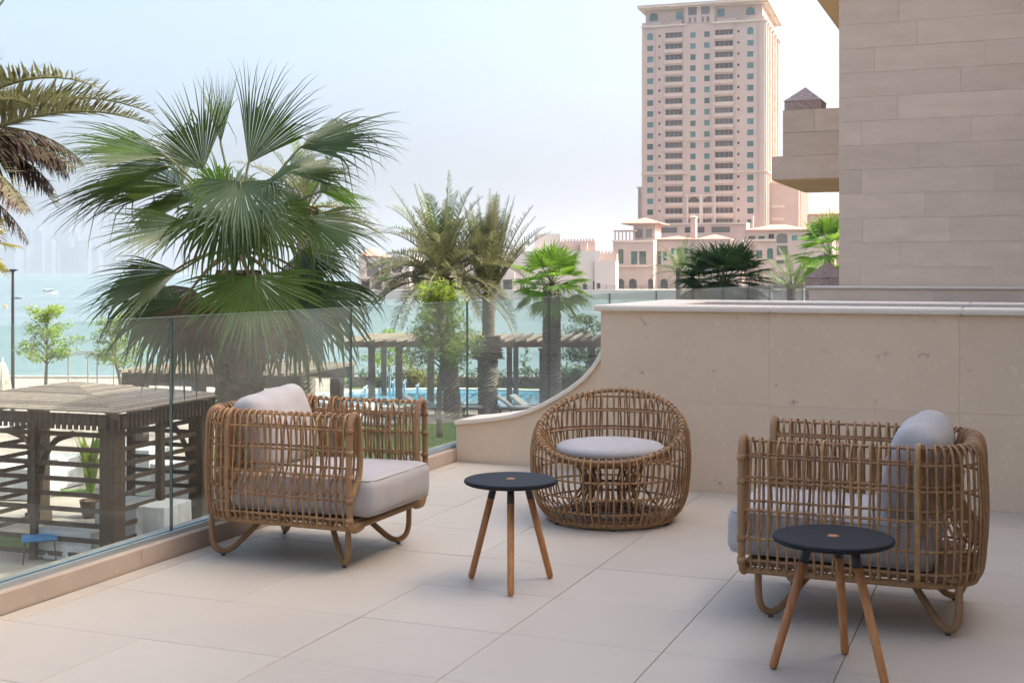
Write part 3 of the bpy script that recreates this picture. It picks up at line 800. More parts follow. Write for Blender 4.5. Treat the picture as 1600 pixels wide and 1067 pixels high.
# ---- the big fan palm just beyond the glass
q = random.Random(7)
D0 = 16.0; bud = at(372, 392, D0); base = Vector((bud.x + .1, D0, GZ))
hero = thing('fan_palm', 'large fan palm with drooping fingered leaves rising right behind the glass', 'palm tree', base)
loc = base
def rel(p): return p - loc
palm_trunk(hero, Vector((0, 0, 0)), rel(bud) + Vector((0, 0, -.25)), .34, .27, q, .09, 16, .14)
LEAF = [  # hub px, tip px, hub dz, tip dz (m, - is towards the terrace), extra
    ((468, 232), (628, 182), .2, .3, 0, dict(spread=.95, droop=.22, hang=.16)),
    ((318, 266), (248, 140), .3, -.1, 0, dict(spread=.85, droop=.14, hang=.14)),
    ((345, 225), (340, 108), .5, .7, 0, dict(spread=.28, droop=.06, hang=.05)),
    ((388, 256), (466, 108), .2, .3, 0, dict(spread=.60, droop=.16, hang=.12)),
    ((262, 246), (82, 200), -.2, -.4, 0, dict(spread=.75, droop=.20, hang=.18)),
    ((268, 262), (78, 290), .3, .4, 0, dict(spread=.85, droop=.16, hang=.12)),
    ((300, 352), (148, 358), -.6, -1.0, 0, dict(spread=.95, droop=.14, hang=.08)),
    ((278, 425), (122, 455), -.4, -.7, 0, dict(spread=1.0, droop=.18, hang=.10)),
    ((398, 432), (404, 545), -.9, -1.2, 0, dict(spread=1.75, droop=.25, hang=.12)),
    ((478, 343), (604, 385), -.3, -.3, 0, dict(spread=1.15, droop=.22, hang=.12)),
    ((376, 284), (366, 385), -.9, -1.5, 0, dict(spread=1.7, droop=.9, hang=.5)),
    ((440, 300), (520, 370), .6, 1.1, 0, dict(spread=1.3, droop=.4, hang=.25)),
    ((310, 310), (195, 310), .7, 1.2, 0, dict(spread=1.2, droop=.4, hang=.25)),
    ((440, 420), (545, 480), .3, .5, 0, dict(spread=1.4, droop=.3, hang=.25)),
    ((350, 330), (318, 440), -.7, -1.2, 0, dict(spread=1.5, droop=.7, hang=.4)),
    ((412, 325), (450, 430), -.5, -.8, 0, dict(spread=1.5, droop=.6, hang=.4)),
    ((345, 300), (290, 250), -.5, -.8, 0, dict(spread=1.2, droop=.9, hang=.5)),
    ((415, 285), (478, 250), -.6, -.9, 0, dict(spread=1.2, droop=.9, hang=.5)),
    ((360, 310), (350, 245), .4, .9, 0, dict(spread=1.5, droop=.7, hang=.4)),
    ((500, 300), (585, 300), .6, 1.0, 0, dict(spread=1.2, droop=.5, hang=.35)),
    ((285, 292), (150, 268), .8, 1.3, 0, dict(spread=1.1, droop=.35, hang=.25)),
    ((452, 272), (560, 245), .9, 1.4, 0, dict(spread=1.1, droop=.35, hang=.25)),
    ((470, 390), (570, 440), .2, .2, 0, dict(spread=1.2, droop=.3, hang=.2)),
]
for k, (hb_, tp, dz, dt, sc, kw) in enumerate(LEAF):
    h_ = at(*hb_, D0 + dz); t_ = at(*tp, D0 + dt); dv = t_ - h_
    m_ = L_['fan_grey'] if k in (10, 17, 18) else (L_['fan_bright'] if k in (16, 19) else L_['fan'])
    up = Vector((0, -.55, 1)) if abs(dv.normalized().z) < .6 else Vector((q.uniform(-.25, .25), -1, .25))
    fan_frond(hero, rel(bud), rel(h_), dv, dv.length * (1.0 if k in (1, 2, 3) else 1.1) if k != 8 else 1.15, q, m_, nseg=46, up=up, **kw)
for k, (hb_, tp, dz, m_) in enumerate([((285, 470), (235, 620), -.5, 'fan_grey'), ((455, 470), (520, 610), -.3, 'fan_grey'), ((330, 470), (322, 610), -.6, 'dead'), ((400, 480), (420, 610), -.5, 'dead'),
                                        ((250, 440), (205, 580), .3, 'fan_grey'), ((490, 440), (535, 590), .4, 'fan_grey'), ((300, 450), (270, 520), .6, 'dead'), ((360, 470), (365, 600), .5, 'dead'), ((440, 460), (455, 590), .8, 'dead')]):
    h_ = at(*hb_, D0 + dz); t_ = at(*tp, D0 + dz); dv = t_ - h_
    fan_frond(hero, rel(bud), rel(h_), dv, dv.length, q, L_[m_], M['petiole_dead'], nseg=34, up=Vector((0, -1, .3)), spread=1.35, droop=.5, hang=.2)

def fan_palm(name, label, base, bud_z, crown, q, mtl, n=18, tr=.17, nseg=28, elev=(-35, 85), dead=0, group=None):
    root = thing(name, label, 'palm tree', base, 0, group); b = Vector((0, 0, bud_z - base.z))
    palm_trunk(root, Vector((0, 0, 0)), b, tr * 1.2, tr, q, .12, 12, .08)
    for i in range(n):
        el = elev[0] + (elev[1] - elev[0]) * ((i + .5) / n) ** .9; az = i * 137.5 + q.uniform(-15, 15)
        d = sph(az, el); hub = b + d * crown * q.uniform(.42, .52) + Vector((0, 0, -.05))
        dd = (d + DOWN * (.25 if el < 50 else .05)).normalized()
        fan_frond(root, b, hub, dd, crown * q.uniform(.50, .60), q, mtl, nseg=nseg, spread=1.55, droop=.25, hang=.08, prad=.014)
    for i in range(dead):
        d = sph(i * 360 / dead + 20, -60); hub = b + d * crown * .35
        fan_frond(root, b, hub, d + DOWN, crown * .5, q, L_['dead'], M['petiole_dead'], nseg=20, spread=1.4, droop=.5, hang=.2, prad=.014)
    return root
def date_palm(name, label, base, bud, q, fronds, tr=.27, boots=True):
    root = thing(name, label, 'palm tree', base); b = bud - base
    palm_trunk(root, Vector((0, 0, 0)), b + Vector((0, 0, -.5 if boots else .25)), tr * 1.05, tr, q, .16, 16, .16)
    if boots: palm_trunk(root, b + Vector((0, 0, -.95)), b + Vector((0, 0, .15)), tr * 1.15, tr * 1.25, q, .10, 14, .30, M['bark_fibre'], 'boot_crown')
    for d, L, m_, g, kw in fronds: date_frond(root, b + d.normalized() * tr * .6 + Vector((0, 0, q.uniform(-.25, .2))), d, L, q, L_[m_], g, **kw)
    return root

# ---- date palm at the left edge, mostly outside the frame
q = random.Random(31)
bd = at(-150, 246, 15.5); bs = Vector((bd.x, 15.5, GZ))
def aim(px, py, dep, frm): return (at(px, py, dep) - frm)
fr = [(Vector((.86, -.1, .46)), 3.15, 'olive', .95, dict(npair=110, ll=.52)), (Vector((.82, .25, .50)), 3.0, 'olive', 1.05, dict(npair=110, ll=.52)),
      (Vector((.80, -.3, .55)), 3.0, 'olive', 1.1, dict(npair=110, ll=.52)),
      (Vector((.42, .1, .9)), 2.85, 'olive', .35, dict(npair=90, ll=.5)), (Vector((.40, -.2, .95)), 2.7, 'olive', .4, dict(npair=90, ll=.5)), (Vector((.36, -.1, .9)), 2.7, 'dead', .3, dict(npair=90, ll=.5)),
      (Vector((.7, -.45, .55)), 2.5, 'olive', 1.0, dict(npair=90, ll=.5)), (Vector((.7, .1, .5)), 2.3, 'olive', 1.1, dict(npair=90, ll=.5)),
      (Vector((.95, .1, .30)), 2.0, 'dead', 1.5, dict(npair=110, ll=.55, rise=-.6)), (Vector((.9, .35, .38)), 2.1, 'dead', 1.4, dict(npair=110, ll=.55, rise=-.6)),
      (Vector((.9, -.2, .2)), 1.8, 'dead', 1.7, dict(npair=110, ll=.55, rise=-.7)), (Vector((.95, .0, .45)), 2.1, 'dead', 1.3, dict(npair=110, ll=.55, rise=-.7)),
      (Vector((.9, .2, .25)), 1.8, 'dead', 1.6, dict(npair=110, ll=.55, rise=-.7)), (Vector((.85, .0, -.1)), 1.7, 'dead', 1.4, dict(npair=60, ll=.45, rise=-.5)),
      (Vector((.8, .4, .1)), 1.9, 'olive', 1.6, dict(npair=70, ll=.45))]
for k in range(20):
    fr.append((sph(k * 137.5 + 60, q.uniform(-5, 80)) + Vector((-.45, 0, 0)), q.uniform(2.6, 3.3), q.choice(['olive', 'olive', 'olive', 'dead']), q.uniform(.7, 1.4), dict(npair=40, ll=.45)))
date_palm('date_palm', 'date palm with brown dried fronds reaching across from beyond the gazebo', bs, bd, q, fr, .28)

# ---- spreading date palm by the pool
q = random.Random(5)
dA = 45.5; bdA = at(693, 440, dA); bsA = gnd(708, dA)
fr = []
for k in range(60):
    el = -8 + 90 * ((k + .5) / 60) ** .85; az = k * 137.5
    d = sph(az, el); 
    L = q.uniform(2.9, 3.7); m_ = 'olive' if el < 55 else q.choice(['date', 'olive'])
    fr.append((d, L, m_, .9 + .95 * math.cos(R(el)) + q.uniform(-.1, .3), dict(npair=64, ll=.50)))
fr += [(Vector((-1, -.1, .55)), 3.6, 'dead', 2.4, dict(npair=60, ll=.42, rise=-.7)), (Vector((-1, .2, .35)), 2.7, 'dead', 2.1, dict(npair=60, ll=.42, rise=-.7)),
       (Vector((-.25, -.2, 1)), 3.8, 'date', .22, dict(npair=60, ll=.42)), (Vector((.05, -.1, 1)), 3.7, 'date', .2, dict(npair=60, ll=.42)), (Vector((-.5, 0, 1)), 3.7, 'date', .35, dict(npair=60, ll=.42))]
date_palm('date_palm', 'full date palm with arching olive fronds and one dead frond drooping over the water', bsA, bdA, q, fr, .29)

# ---- date palm with its fronds tied upright
q = random.Random(6)
dB = 46.0; bdB = at(764, 470, dB); bsB = gnd(762, dB)
fr = []
for k in range(40):
    az = k * 137.5; el = q.uniform(74, 88); fr.append((sph(az, el), q.uniform(2.6, 4.1), q.choice(['olive', 'olive', 'date']), q.uniform(.05, .35), dict(npair=56, ll=.44, rise=.15)))
for k in range(16):
    az = k * 137.5; fr.append((sph(az, q.uniform(55, 75)), q.uniform(3.0, 3.8), 'olive', q.uniform(.7, 1.0), dict(npair=56, ll=.44)))
for k in range(14):
    az = k * 137.5; fr.append((sph(az, q.uniform(72, 86)), q.uniform(1.2, 2.0), 'dead', q.uniform(.1, .5), dict(npair=36, ll=.36, rise=-.5)))
rB = date_palm('date_palm', 'slimmer date palm with its fronds bunched upright into a tall plume', bsB, bdB, q, fr, .22, False)
palm_trunk(rB, Vector((0, 0, -.02)), Vector((0, 0, 2.1)), .34, .36, q, .12, 16, .12, name='old_trunk')
palm_trunk(rB, Vector((0, 0, 2.1)), Vector((0, 0, 2.95)), .50, .40, q, .10, 16, .30, M['bark_fibre'], 'boot_collar')

# ---- smaller fan palms
q = random.Random(9)
fan_palm('fan_palm', 'bright sunlit fan palm with slim trunk standing left of the planter wall', gnd(862, 44), at(862, 447, 44).z, 1.7, q, L_['fan_bright'], 28, .30, 26, (-50, 84))
fan_palm('fan_palm', 'dense dark green fan palm showing over the glass of the next terrace', gnd(1132, 41), at(1132, 446, 41).z, 1.85, q, L_['fan_dark'], 46, .25, 28, (-25, 66))
fan_palm('fan_palm', 'pale yellow green fan palm rising behind the granite pyramid cap', gnd(1296, 62), at(1296, 398, 62).z, 2.3, q, L_['fan_bright'], 24, .25, 24, (-50, 88))
fr = [(sph(k * 137.5, q.uniform(0, 75)), q.uniform(1.8, 2.4), 'date', q.uniform(.8, 1.2), dict(npair=34, ll=.35)) for k in range(22)]
date_palm('date_palm', 'small grey green date palm beside the dark fan palm', gnd(1062, 75), at(1062, 425, 75), q, fr, .2, False)
fr = [(sph(k * 137.5, q.uniform(0, 75)), q.uniform(1.8, 2.6), 'date', q.uniform(.8, 1.2), dict(npair=34, ll=.35)) for k in range(22)]
date_palm('date_palm', 'pale feathery date palm between dark fan palm and granite pyramid cap', gnd(1238, 66), at(1238, 452, 66), q, fr, .2, False)
q = random.Random(14)
fr = [(sph(k * 137.5, q.uniform(-10, 80)), q.uniform(2.2, 3.0), q.choice(['olive', 'date']), q.uniform(.7, 1.2), dict(npair=44, ll=.4)) for k in range(26)]
date_palm('date_palm', 'date palm mostly hidden behind the large fan palm', gnd(478, 40), at(478, 330, 40), q, fr, .27)
fan_palm('fan_palm', 'fan palm with golden leaf tips beside the lamp post', gnd(-46, 30), at(-46, 385, 30).z, 1.25, q, L_['yellow'], 18, .2, 24, (-60, 80))

# ---- leafy trees: trunk, limbs and a crown of small leaves
def leaf_cloud(mb, cs, n, q, size, flat=.6):
    for _ in range(n):
        c, r = cs[q.randrange(len(cs))]
        while True:
            p = Vector((q.uniform(-1, 1), q.uniform(-1, 1), q.uniform(-1, 1)))
            if p.length < 1: break
        p = Vector((p.x * r[0], p.y * r[1], p.z * r[2])) + c
        a = Vector((q.uniform(-1, 1), q.uniform(-1, 1), q.uniform(-.7, .3))).normalized(); u_ = Vector((q.uniform(-.5, .5), q.uniform(-.5, .5), 1))
        b = a.cross(u_).normalized(); s_ = size * q.uniform(.6, 1.3)
        mb.add([p - a * s_, p - b * s_ * .34, p + a * s_, p + b * s_ * .34], [(0, 1, 2, 3)])
def leafy_tree(name, label, base, H, spread, q, mtl, layers=5, nleaf=2600, size=.09, tr=.07, clear=.45, tiers=True, flat=.16):
    root = thing(name, label, 'tree', base)
    mb = MB(); top = Vector((q.uniform(-.1, .1), q.uniform(-.1, .1), H * .93))
    stem = catmull([Vector((0, 0, 0)), Vector((q.uniform(-.05, .05) * H * .3, 0, H * clear * .6)), Vector((q.uniform(-.04, .04) * H, q.uniform(-.04, .04) * H, H * clear)), top], 4)
    mb.tube(stem, [tr * (1.1 - .85 * k / (len(stem) - 1)) for k in range(len(stem))], 8)
    cs = []
    for k in range(layers * 4):
        t = clear * .9 + (.98 - clear * .9) * (k + .5) / (layers * 4); f = t * (len(stem) - 1); i = min(int(f), len(stem) - 2); s_ = stem[i].lerp(stem[i + 1], f - i)
        az = k * 137.5 + q.uniform(-25, 25); rr = spread * (1.0 - .6 * max(0, (t - clear) / (1 - clear)) ** 1.4) * q.uniform(.55, 1.0)
        e = s_ + Vector((math.cos(R(az)) * rr, math.sin(R(az)) * rr, H * q.uniform(.02, .10)))
        m_ = (s_ + e) / 2 + Vector((0, 0, H * .05))
        mb.tube(catmull([s_, m_, e], 3), [tr * .38, tr * .3, tr * .25, tr * .2, tr * .15, tr * .1, tr * .06], 5)
        for w in (.45, .75, 1.0):
            c = s_.lerp(e, w) + Vector((0, 0, H * .02)); cs.append((c, (spread * .26, spread * .26, H * flat * .5)))
    mb.build('trunk', M['twig'], root, smooth=True)
    lf = MB(); leaf_cloud(lf, cs, nleaf, q, size); lf.build('crown', mtl, root)
    return root

# ================================================================== GARDEN
def sheet(name, pts, z, mtl, hole=None):
    t = MB(); t.add([(x, y, z) for x, y in pts], [tuple(range(len(pts)))]); return tag(t.build(name, mtl), kind='structure')
M['paving'] = mat('sand_paving', (.33, .275, .22), .85, .12, .6, .2, 14, tint=(.29, .24, .20))
M['lawn'] = mat('lawn', (.10, .17, .035), .9, .25, 3.5, .6, 60, tint=(.075, .13, .03))
M['pooledge'] = mat('pool_coping', (.60, .56, .50), .7, .1, 6)
M['white_paint'] = mat('white_paint', (.75, .75, .74), .5, .04, 8)
M['cloth'] = mat('white_cloth', (.52, .51, .49), .9, .05, 5, .2, 40)
M['brown_wood'] = mat('brown_wood', (.062, .038, .024), .7, .2, 5, .3, 30, stretch=(1, 1, 6), objvar=.12)
M['roof_wood'] = mat('weathered_wood', (.20, .15, .115), .75, .18, 7, .3, 40, objvar=.3)
M['dark_metal'] = mat('dark_metal', (.05, .05, .055), .45, metal=.5)
M['blue'] = mat('blue_plastic', (.04, .17, .36), .45, .1, 10)
M['post_wood'] = mat('pergola_wood', (.13, .095, .078), .8, .2, 4, .3, 20, objvar=.12)
M['terracotta_pot'] = mat('pot', (.12, .08, .06), .8, .15, 8)

SHORE = 62.0
sheet('ground', [(-90, -40), (140, -40), (140, SHORE), (-90, SHORE)], GZ, M['paving'])
t = MB(); t.box(-90, 140, SHORE, SHORE + .5, SEA - 1.0, GZ + .12); tag(t.build('sea_wall', mat('sea_wall', (.42, .37, .31), .85, .12, 1, .3, 8)), 'low pale stone sea wall along the edge of the garden', 'wall')
lawnA = sheet('lawn', [(-9.0, 29), (-4.9, 27), (-1.2, 30), (2.0, 36), (6, 38), (6, 43.6), (-1.0, 44.2), (-6.0, 42.5), (-9, 38)], GZ + .012, M['lawn'])
sheet('lawn', [(-15, 27.6), (-10.4, 29.6), (-10.0, 30.6), (-15, 29.2)], GZ + .012, M['lawn'])
sheet('lawn', [(-12.5, 23.2), (-9.2, 24.0), (-8.9, 25.2), (-12.5, 24.6)], GZ + .012, M['lawn'])
sheet('lawn', [(-7, 55.8), (22, 55.8), (22, SHORE - .05), (-9, SHORE - .05)], GZ + .014, M['lawn'])
# grass blades on the near lawn
q = random.Random(40); g = MB()
for _ in range(9000):
    x, y = q.uniform(-8.5, 5), q.uniform(28.2, 43.5)
    if y < 31 + max(0, x + 2) * 1.6 or (x < -4 and y > 41): continue
    h = q.uniform(.03, .075); a = q.uniform(0, 6.28); dx, dy = math.cos(a) * .012, math.sin(a) * .012
    g.add([(x - dx, y - dy, GZ + .012), (x + dx, y + dy, GZ + .012), (x + q.uniform(-.03, .03), y + q.uniform(-.03, .03), GZ + .012 + h)], [(0, 1, 2)])
tag(g.build('grass', L_['tree_dark']), 'short bright grass on the lawn beyond the glass', 'grass', kind='stuff')

# pool: rim, basin, water
pool_m = bpy.data.materials.new('pool_water'); pool_m.use_nodes = True
p_ = pool_m.node_tree.nodes['Principled BSDF']; p_.inputs['Base Color'].default_value = (.10, .36, .52, 1); p_.inputs['Roughness'].default_value = .08
nz = pool_m.node_tree.nodes.new('ShaderNodeTexNoise'); nz.inputs['Scale'].default_value = 6; bpn = pool_m.node_tree.nodes.new('ShaderNodeBump'); bpn.inputs['Strength'].default_value = .25
pool_m.node_tree.links.new(nz.outputs[0], bpn.inputs['Height']); pool_m.node_tree.links.new(bpn.outputs[0], p_.inputs['Normal'])
pool = thing('swimming_pool', 'blue kidney shaped swimming pool with pale rim beyond the lawn', 'pool', (-1.2, 51.2, GZ))
out = []
for k in range(48):
    a = 2 * math.pi * k / 48; r = 1 + .10 * math.cos(2 * a + .6) + .05 * math.cos(3 * a); out.append((6.6 * r * math.cos(a), 4.0 * r * math.sin(a)))
def offs(s): return [(x * (1 + s / 6.6), y * (1 + s / 4.2)) for x, y in out]
t = MB(); a_, b_ = offs(0), offs(.45); n = 48
vs = [(x, y, .16) for x, y in a_] + [(x, y, .16) for x, y in b_] + [(x, y, .0) for x, y in b_] + [(x, y, .02) for x, y in a_]
fs = []
for k in range(n):
    l = (k + 1) % n; fs += [(k, l, n + l, n + k)[::-1], (n + k, n + l, 2 * n + l, 2 * n + k)[::-1], (3 * n + k, 3 * n + l, l, k)[::-1]]
t.add(vs, fs); t.build('rim', M['pooledge'], pool)
t = MB(); t.add([(x, y, .07) for x, y in offs(-.02)], [tuple(range(n))]); t.build('water', pool_m, pool)
jet_m = mat('fountain_water', (.85, .88, .9), .3, spec=.6)
for k, (px, hgt) in enumerate([(572, .45), (593, .35), (608, 1.15), (616, .75), (632, .7), (652, .5), (700, .45)]):
    c = Vector((px_x(px, 53.0) + 1.2, 1.5 + .25 * (k % 3), .07)); t = MB()
    for w in range(5):
        a = w * 1.26; t.tube([c, c + Vector((math.cos(a) * .03, math.sin(a) * .03, hgt * .8)), c + Vector((math.cos(a) * .08, math.sin(a) * .08, hgt * (1 - .08 * w))), c + Vector((math.cos(a) * .12, math.sin(a) * .12, hgt * .75))], [.045, .035, .025, .008], 6)
    t.build('fountain_jet', jet_m, pool, smooth=True)

# pergola by the pool
pg = thing('pergola', 'long brown timber pergola with open rafters beside the pool', 'pergola', (0, 0, GZ))
PT = 2.60
posts = [(581, 49.6, .26), (623.5, 49.6, .27), (673, 49.8, .27), (796, 49.6, .22), (806, 53.0, .22), (850, 48.6, .36), (700, 53, .24), (600, 53, .22), (925, 49.6, .26), (955, 53, .24)]
for px, d, w in posts:
    t = MB(); x = px_x(px, d); t.box(x - w / 2, x + w / 2, d - w / 2, d + w / 2, 0, PT - .33); t.box(x - w * .62, x + w * .62, d - w * .62, d + w * .62, PT - .329, PT - .265); t.build('post', M['post_wood'], pg)
for d in (49.2, 49.95, 53.0):
    t = MB(); t.box(px_x(540, d), px_x(985, d), d - .07, d + .07, PT - .262, PT - .02); t.build('beam', M['post_wood'], pg)
k = 0; x = px_x(541, 49)
while x < px_x(978, 49):
    t = MB(); sk = .7; t.bar((x - .1, 48.3, PT + .03), (x + sk, 54.0, PT + .03), .085, .10); t.build('rafter', M['roof_wood'], pg); x += .42

# hedge, shrubs and small trees at the water's edge
q = random.Random(50)
def shrub(name, label, cat, base, r, n, size, mtl, q, lumps=8):
    cs = []
    for _ in range(lumps):
        a = q.uniform(0, 6.28); cs.append((Vector((math.cos(a) * r[0] * q.uniform(0, .7), math.sin(a) * r[1] * q.uniform(0, .7), r[2] * q.uniform(.45, 1.2))), (r[0] * .5, r[1] * .5, r[2] * .55)))
    root = thing(name, label, cat, base); t = MB(); leaf_cloud(t, cs, n, q, size); t.build('foliage', mtl, root)
    t = MB()
    for c, _ in cs: t.tube([(0, 0, 0), c * .5 + Vector((0, 0, .1)), c], [.03, .02, .008], 5)
    t.build('stem', M['twig'], root)
    return root
cs = []
for k in range(60):
    x = -7.5 + k * .42; cs.append((Vector((x, 57.4 + q.uniform(-.3, .3), GZ + .42 + q.uniform(-.06, .12))), (.45, .55, .42)))
hd = thing('hedge', 'low clipped green hedge along the far side of the pool', 'hedge', (0, 0, 0)); t = MB(); leaf_cloud(t, cs, 9000, q, .10); t.build('foliage', L_['hedge'], hd)
t = MB(); t.box(-7.5, 17.3, 57.2, 57.6, GZ, GZ + .45); t.build('stem', M['twig'], hd)
shrub('shrub', 'rounded yellowish shrub standing above the hedge beside the fountains', 'shrub', gnd(650, 56.2), (1.0, .8, .75), 1500, .09, L_['yellow'], q)
shrub('shrub', 'green spiky shrub near the curved stone coping', 'shrub', gnd(898, 54), (1.1, .8, .8), 1500, .11, L_['tree_dark'], q)
leafy_tree('young_tree', 'slender young tree between the first pergola posts by the water', gnd(608, 59), 2.6, 1.3, q, L_['tree'], 4, 1500, .11, .06, .45)
leafy_tree('young_tree', 'leafy green tree partly hidden by the curved wall', gnd(915, 57), 3.4, 1.7, q, L_['tree_dark'], 4, 2600, .11, .09, .45)
leafy_tree('young_tree', 'tiny sapling growing out of the hedge between pergola posts', gnd(821, 58.6), 1.8, .35, q, L_['tree_dark'], 3, 260, .10, .03, .4)
leafy_tree('young_tree', 'feathery bright green tree with thin stem on the lawn', gnd(687, 40), 4.75, 1.35, q, L_['tree'], 6, 9000, .075, .10, .56)
leafy_tree('young_tree', 'airy yellow green tree behind the gazebo by the lamp post', gnd(72, 44), 4.15, 1.25, q, L_['tree'], 5, 2600, .085, .075, .58, flat=.10)
leafy_tree('young_tree', 'airy yellow green tree half hidden by the large fan palm', gnd(186, 44), 3.9, 1.3, q, L_['tree'], 5, 2600, .085, .075, .58, flat=.10)

# sun loungers round the pool
def lounger(label, pos, rz):
    r = thing('sun_lounger', label, 'sun lounger', pos, rz, 'sun loungers by the pool')
    t = MB(); t.box(-.33, .33, -.95, .95, .26, .31); t.build('frame', M['brown_wood'], r)
    for x in (-.28, .28):
        for y in (-.8, .8):
            t = MB(); t.box(x - .03, x + .03, y - .03, y + .03, 0, .26); t.build('leg', M['brown_wood'], r)
    o = rounded_box(.62, 1.25, .10, .04, 5).build('mattress', M['cloth'], r, smooth=True); o.location = (0, -.32, .365)
    o = rounded_box(.62, .72, .10, .04, 5).build('backrest', M['cloth'], r, smooth=True); o.location = (0, .60, .55); o.rotation_euler = (R(35), 0, 0)
for k, (px, d, a) in enumerate([(668, 46.0, 80), (690, 46.2, 100), (716, 46.0, 84), (740, 46.1, 95), (815, 45.8, 84), (835, 45.9, 70), (600, 43.6, 50), (578, 41.0, 60)]):
    lounger('white cushioned sun lounger on the near side of the pool', gnd(px, d, GZ + .013 if d < 44 else GZ), R(a))

# ---- slatted gazebo
ga = thing('gazebo', 'square brown gazebo with slatted sides and low pitched slatted roof', 'gazebo', (-7.05, 22.2, GZ), -R(19))
W_, D_, EZ = 4.5, 3.35, 2.80      # local x runs left (negative), y away from the terrace
def gpost(x, y, w=.30, h=EZ - .02):
    t = MB(); t.box(x - w / 2, x + w / 2, y - w / 2, y + w / 2, 0, h - .3); t.box(x - w * .6, x + w * .6, y - w * .6, y + w * .6, 0, .22); t.build('post', M['brown_wood'], ga)
for x, y in ((-.27, .27), (-W_ + .27, .27), (-.27, D_ - .27), (-W_ + .27, D_ - .27)): gpost(x, y, .32)
gpost(-1.95, .22, .11); gpost(-.22, 1.65, .13); gpost(-1.95, D_ - .22, .13); gpost(-W_ + .22, 1.65, .13)
zs = [.14 + .275 * k for k in range(9)]
for z in zs:
    for a, b in (((-.12, .25, z), (-W_ + .12, .25, z)), ((-.25, .12, z), (-.25, D_ - .12, z))):
        t = MB(); t.bar(a, b, .035, .085); t.build('side_slat', M['brown_wood'], ga)
for z in zs[::1]:
    t = MB(); t.bar((-W_ + .25, .12, z), (-W_ + .25, D_ - .12, z), .035, .085); t.build('side_slat', M['brown_wood'], ga)
for z in zs[3:]:
    t = MB(); t.bar((-.12, D_ - .25, z), (-1.9, D_ - .25, z), .035, .085); t.build('side_slat', M['brown_wood'], ga)
for a, b in (((0, .27, 0), (-W_, .27, 0)), ((0, D_ - .27, 0), (-W_, D_ - .27, 0)), ((-.27, 0, 0), (-.27, D_, 0)), ((-W_ + .27, 0, 0), (-W_ + .27, D_, 0))):
    o = .012 if a[1] == b[1] else 0
    t = MB(); t.bar(Vector(a) + Vector((0, 0, EZ - .20 + o)), Vector(b) + Vector((0, 0, EZ - .20 + o)), .12, .20); t.build('eaves_beam', M['brown_wood'], ga)
# short dentil slats hanging below the eaves
t = MB(); k = 0; x = -.1
while x > -W_ + .1: t.box(x - .035, x + .035, .02, .06, EZ - .34, EZ - .06); x -= .13
y = .12
while y < D_ - .1: t.box(-.06, -.02, y - .035, y + .035, EZ - .34, EZ - .06); y += .13
tag(t.build('dentil_slats', M['brown_wood'], ga), kind='stuff')
# hipped roof of slats
ap = Vector((-W_ / 2, D_ / 2, EZ + .33)); e = .0
cor = [Vector((.12, -.12, EZ)), Vector((.12, D_ + .12, EZ)), Vector((-W_ - .12, D_ + .12, EZ)), Vector((-W_ - .12, -.12, EZ))]
for i in range(4):
    a, b = cor[i], cor[(i + 1) % 4]; ns = 15
    for k in range(ns):
        f0, f1 = k / ns, (k + .74) / ns; l0 = [a.lerp(ap, f0), b.lerp(ap, f0), b.lerp(ap, f1), a.lerp(ap, f1)]; up = Vector((0, 0, .028))
        t = MB(); t.add(l0 + [p + up for p in l0], [(3, 2, 1, 0), (4, 5, 6, 7), (0, 1, 5, 4), (1, 2, 6, 5), (2, 3, 7, 6), (3, 0, 4, 7)])
        t.build('roof_slat', M['roof_wood'], ga)
    t = MB(); t.bar(a + Vector((0, 0, -.07)), ap + Vector((0, 0, -.07)), .09, .10); t.build('hip_rafter', M['brown_wood'], ga)
# curved brackets in the corners
for x0, sx, yy in ((-W_ + .3, 1, .45), (-.45, -1, D_ - .4), (-2.0, 1, .45), (-2.0, -1, .45)):
    P = [Vector((x0, yy, EZ - 1.25)), Vector((x0 + sx * .10, yy, EZ - .95)), Vector((x0 + sx * .35, yy, EZ - .62)), Vector((x0 + sx * .75, yy, EZ - .48))]
    t = MB(); t.tube(catmull(P, 4), .06, 4); t.build('bracket', M['brown_wood'], ga)

# cloth covered tables under and around the gazebo
def draped_table(label, pos, sx, sy, h, rz, q, wav=.03):
    r = thing('draped_table', label, 'table', pos, rz, 'cloth covered tables by the gazebo')
    t = MB(); n = 40; rows = []
    for lv, (z, off) in enumerate(((h, -.01), (h - .015, .005), (h - .25, .02), (h * .45, .035), (.03, .05))):
        row = []
        for k in range(n):
            a = 4.0 * k / n; s_ = int(a); f = a - s_
            c = [(-1, -1), (1, -1), (1, 1), (-1, 1), (-1, -1)]; x = (c[s_][0] + (c[s_ + 1][0] - c[s_][0]) * f) * sx / 2; y = (c[s_][1] + (c[s_ + 1][1] - c[s_][1]) * f) * sy / 2
            l = math.hypot(x, y); w = off + (wav * lv / 4) * math.sin(k * 2.4 + q.uniform(-.5, .5)); row.append((x + x / l * w, y + y / l * w, z))
        rows.append(row)
    vs = [p for r_ in rows for p in r_]; fs = [tuple(range(n))]
    for i in range(4):
        for k in range(n): fs.append((i * n + k, i * n + n + k, i * n + n + (k + 1) % n, i * n + (k + 1) % n))
    t.add(vs, fs); t.build('tablecloth', M['cloth'], r)
    for x in (-1, 1):
        for y in (-1, 1):
            t = MB(); t.box(x * (sx / 2 - .08) - .025, x * (sx / 2 - .08) + .025, y * (sy / 2 - .08) - .025, y * (sy / 2 - .08) + .025, 0, h - .02); t.build('leg', M['dark_metal'], r)
q = random.Random(61)
draped_table('long table under a crumpled pale cloth inside the gazebo', gnd(225, 23.7), 1.5, .9, .95, -R(19), q, .05)
draped_table('white clothed table in the sun beyond the gazebo slats', gnd(20, 29.5), 1.8, 1.0, .75, -R(10), q)
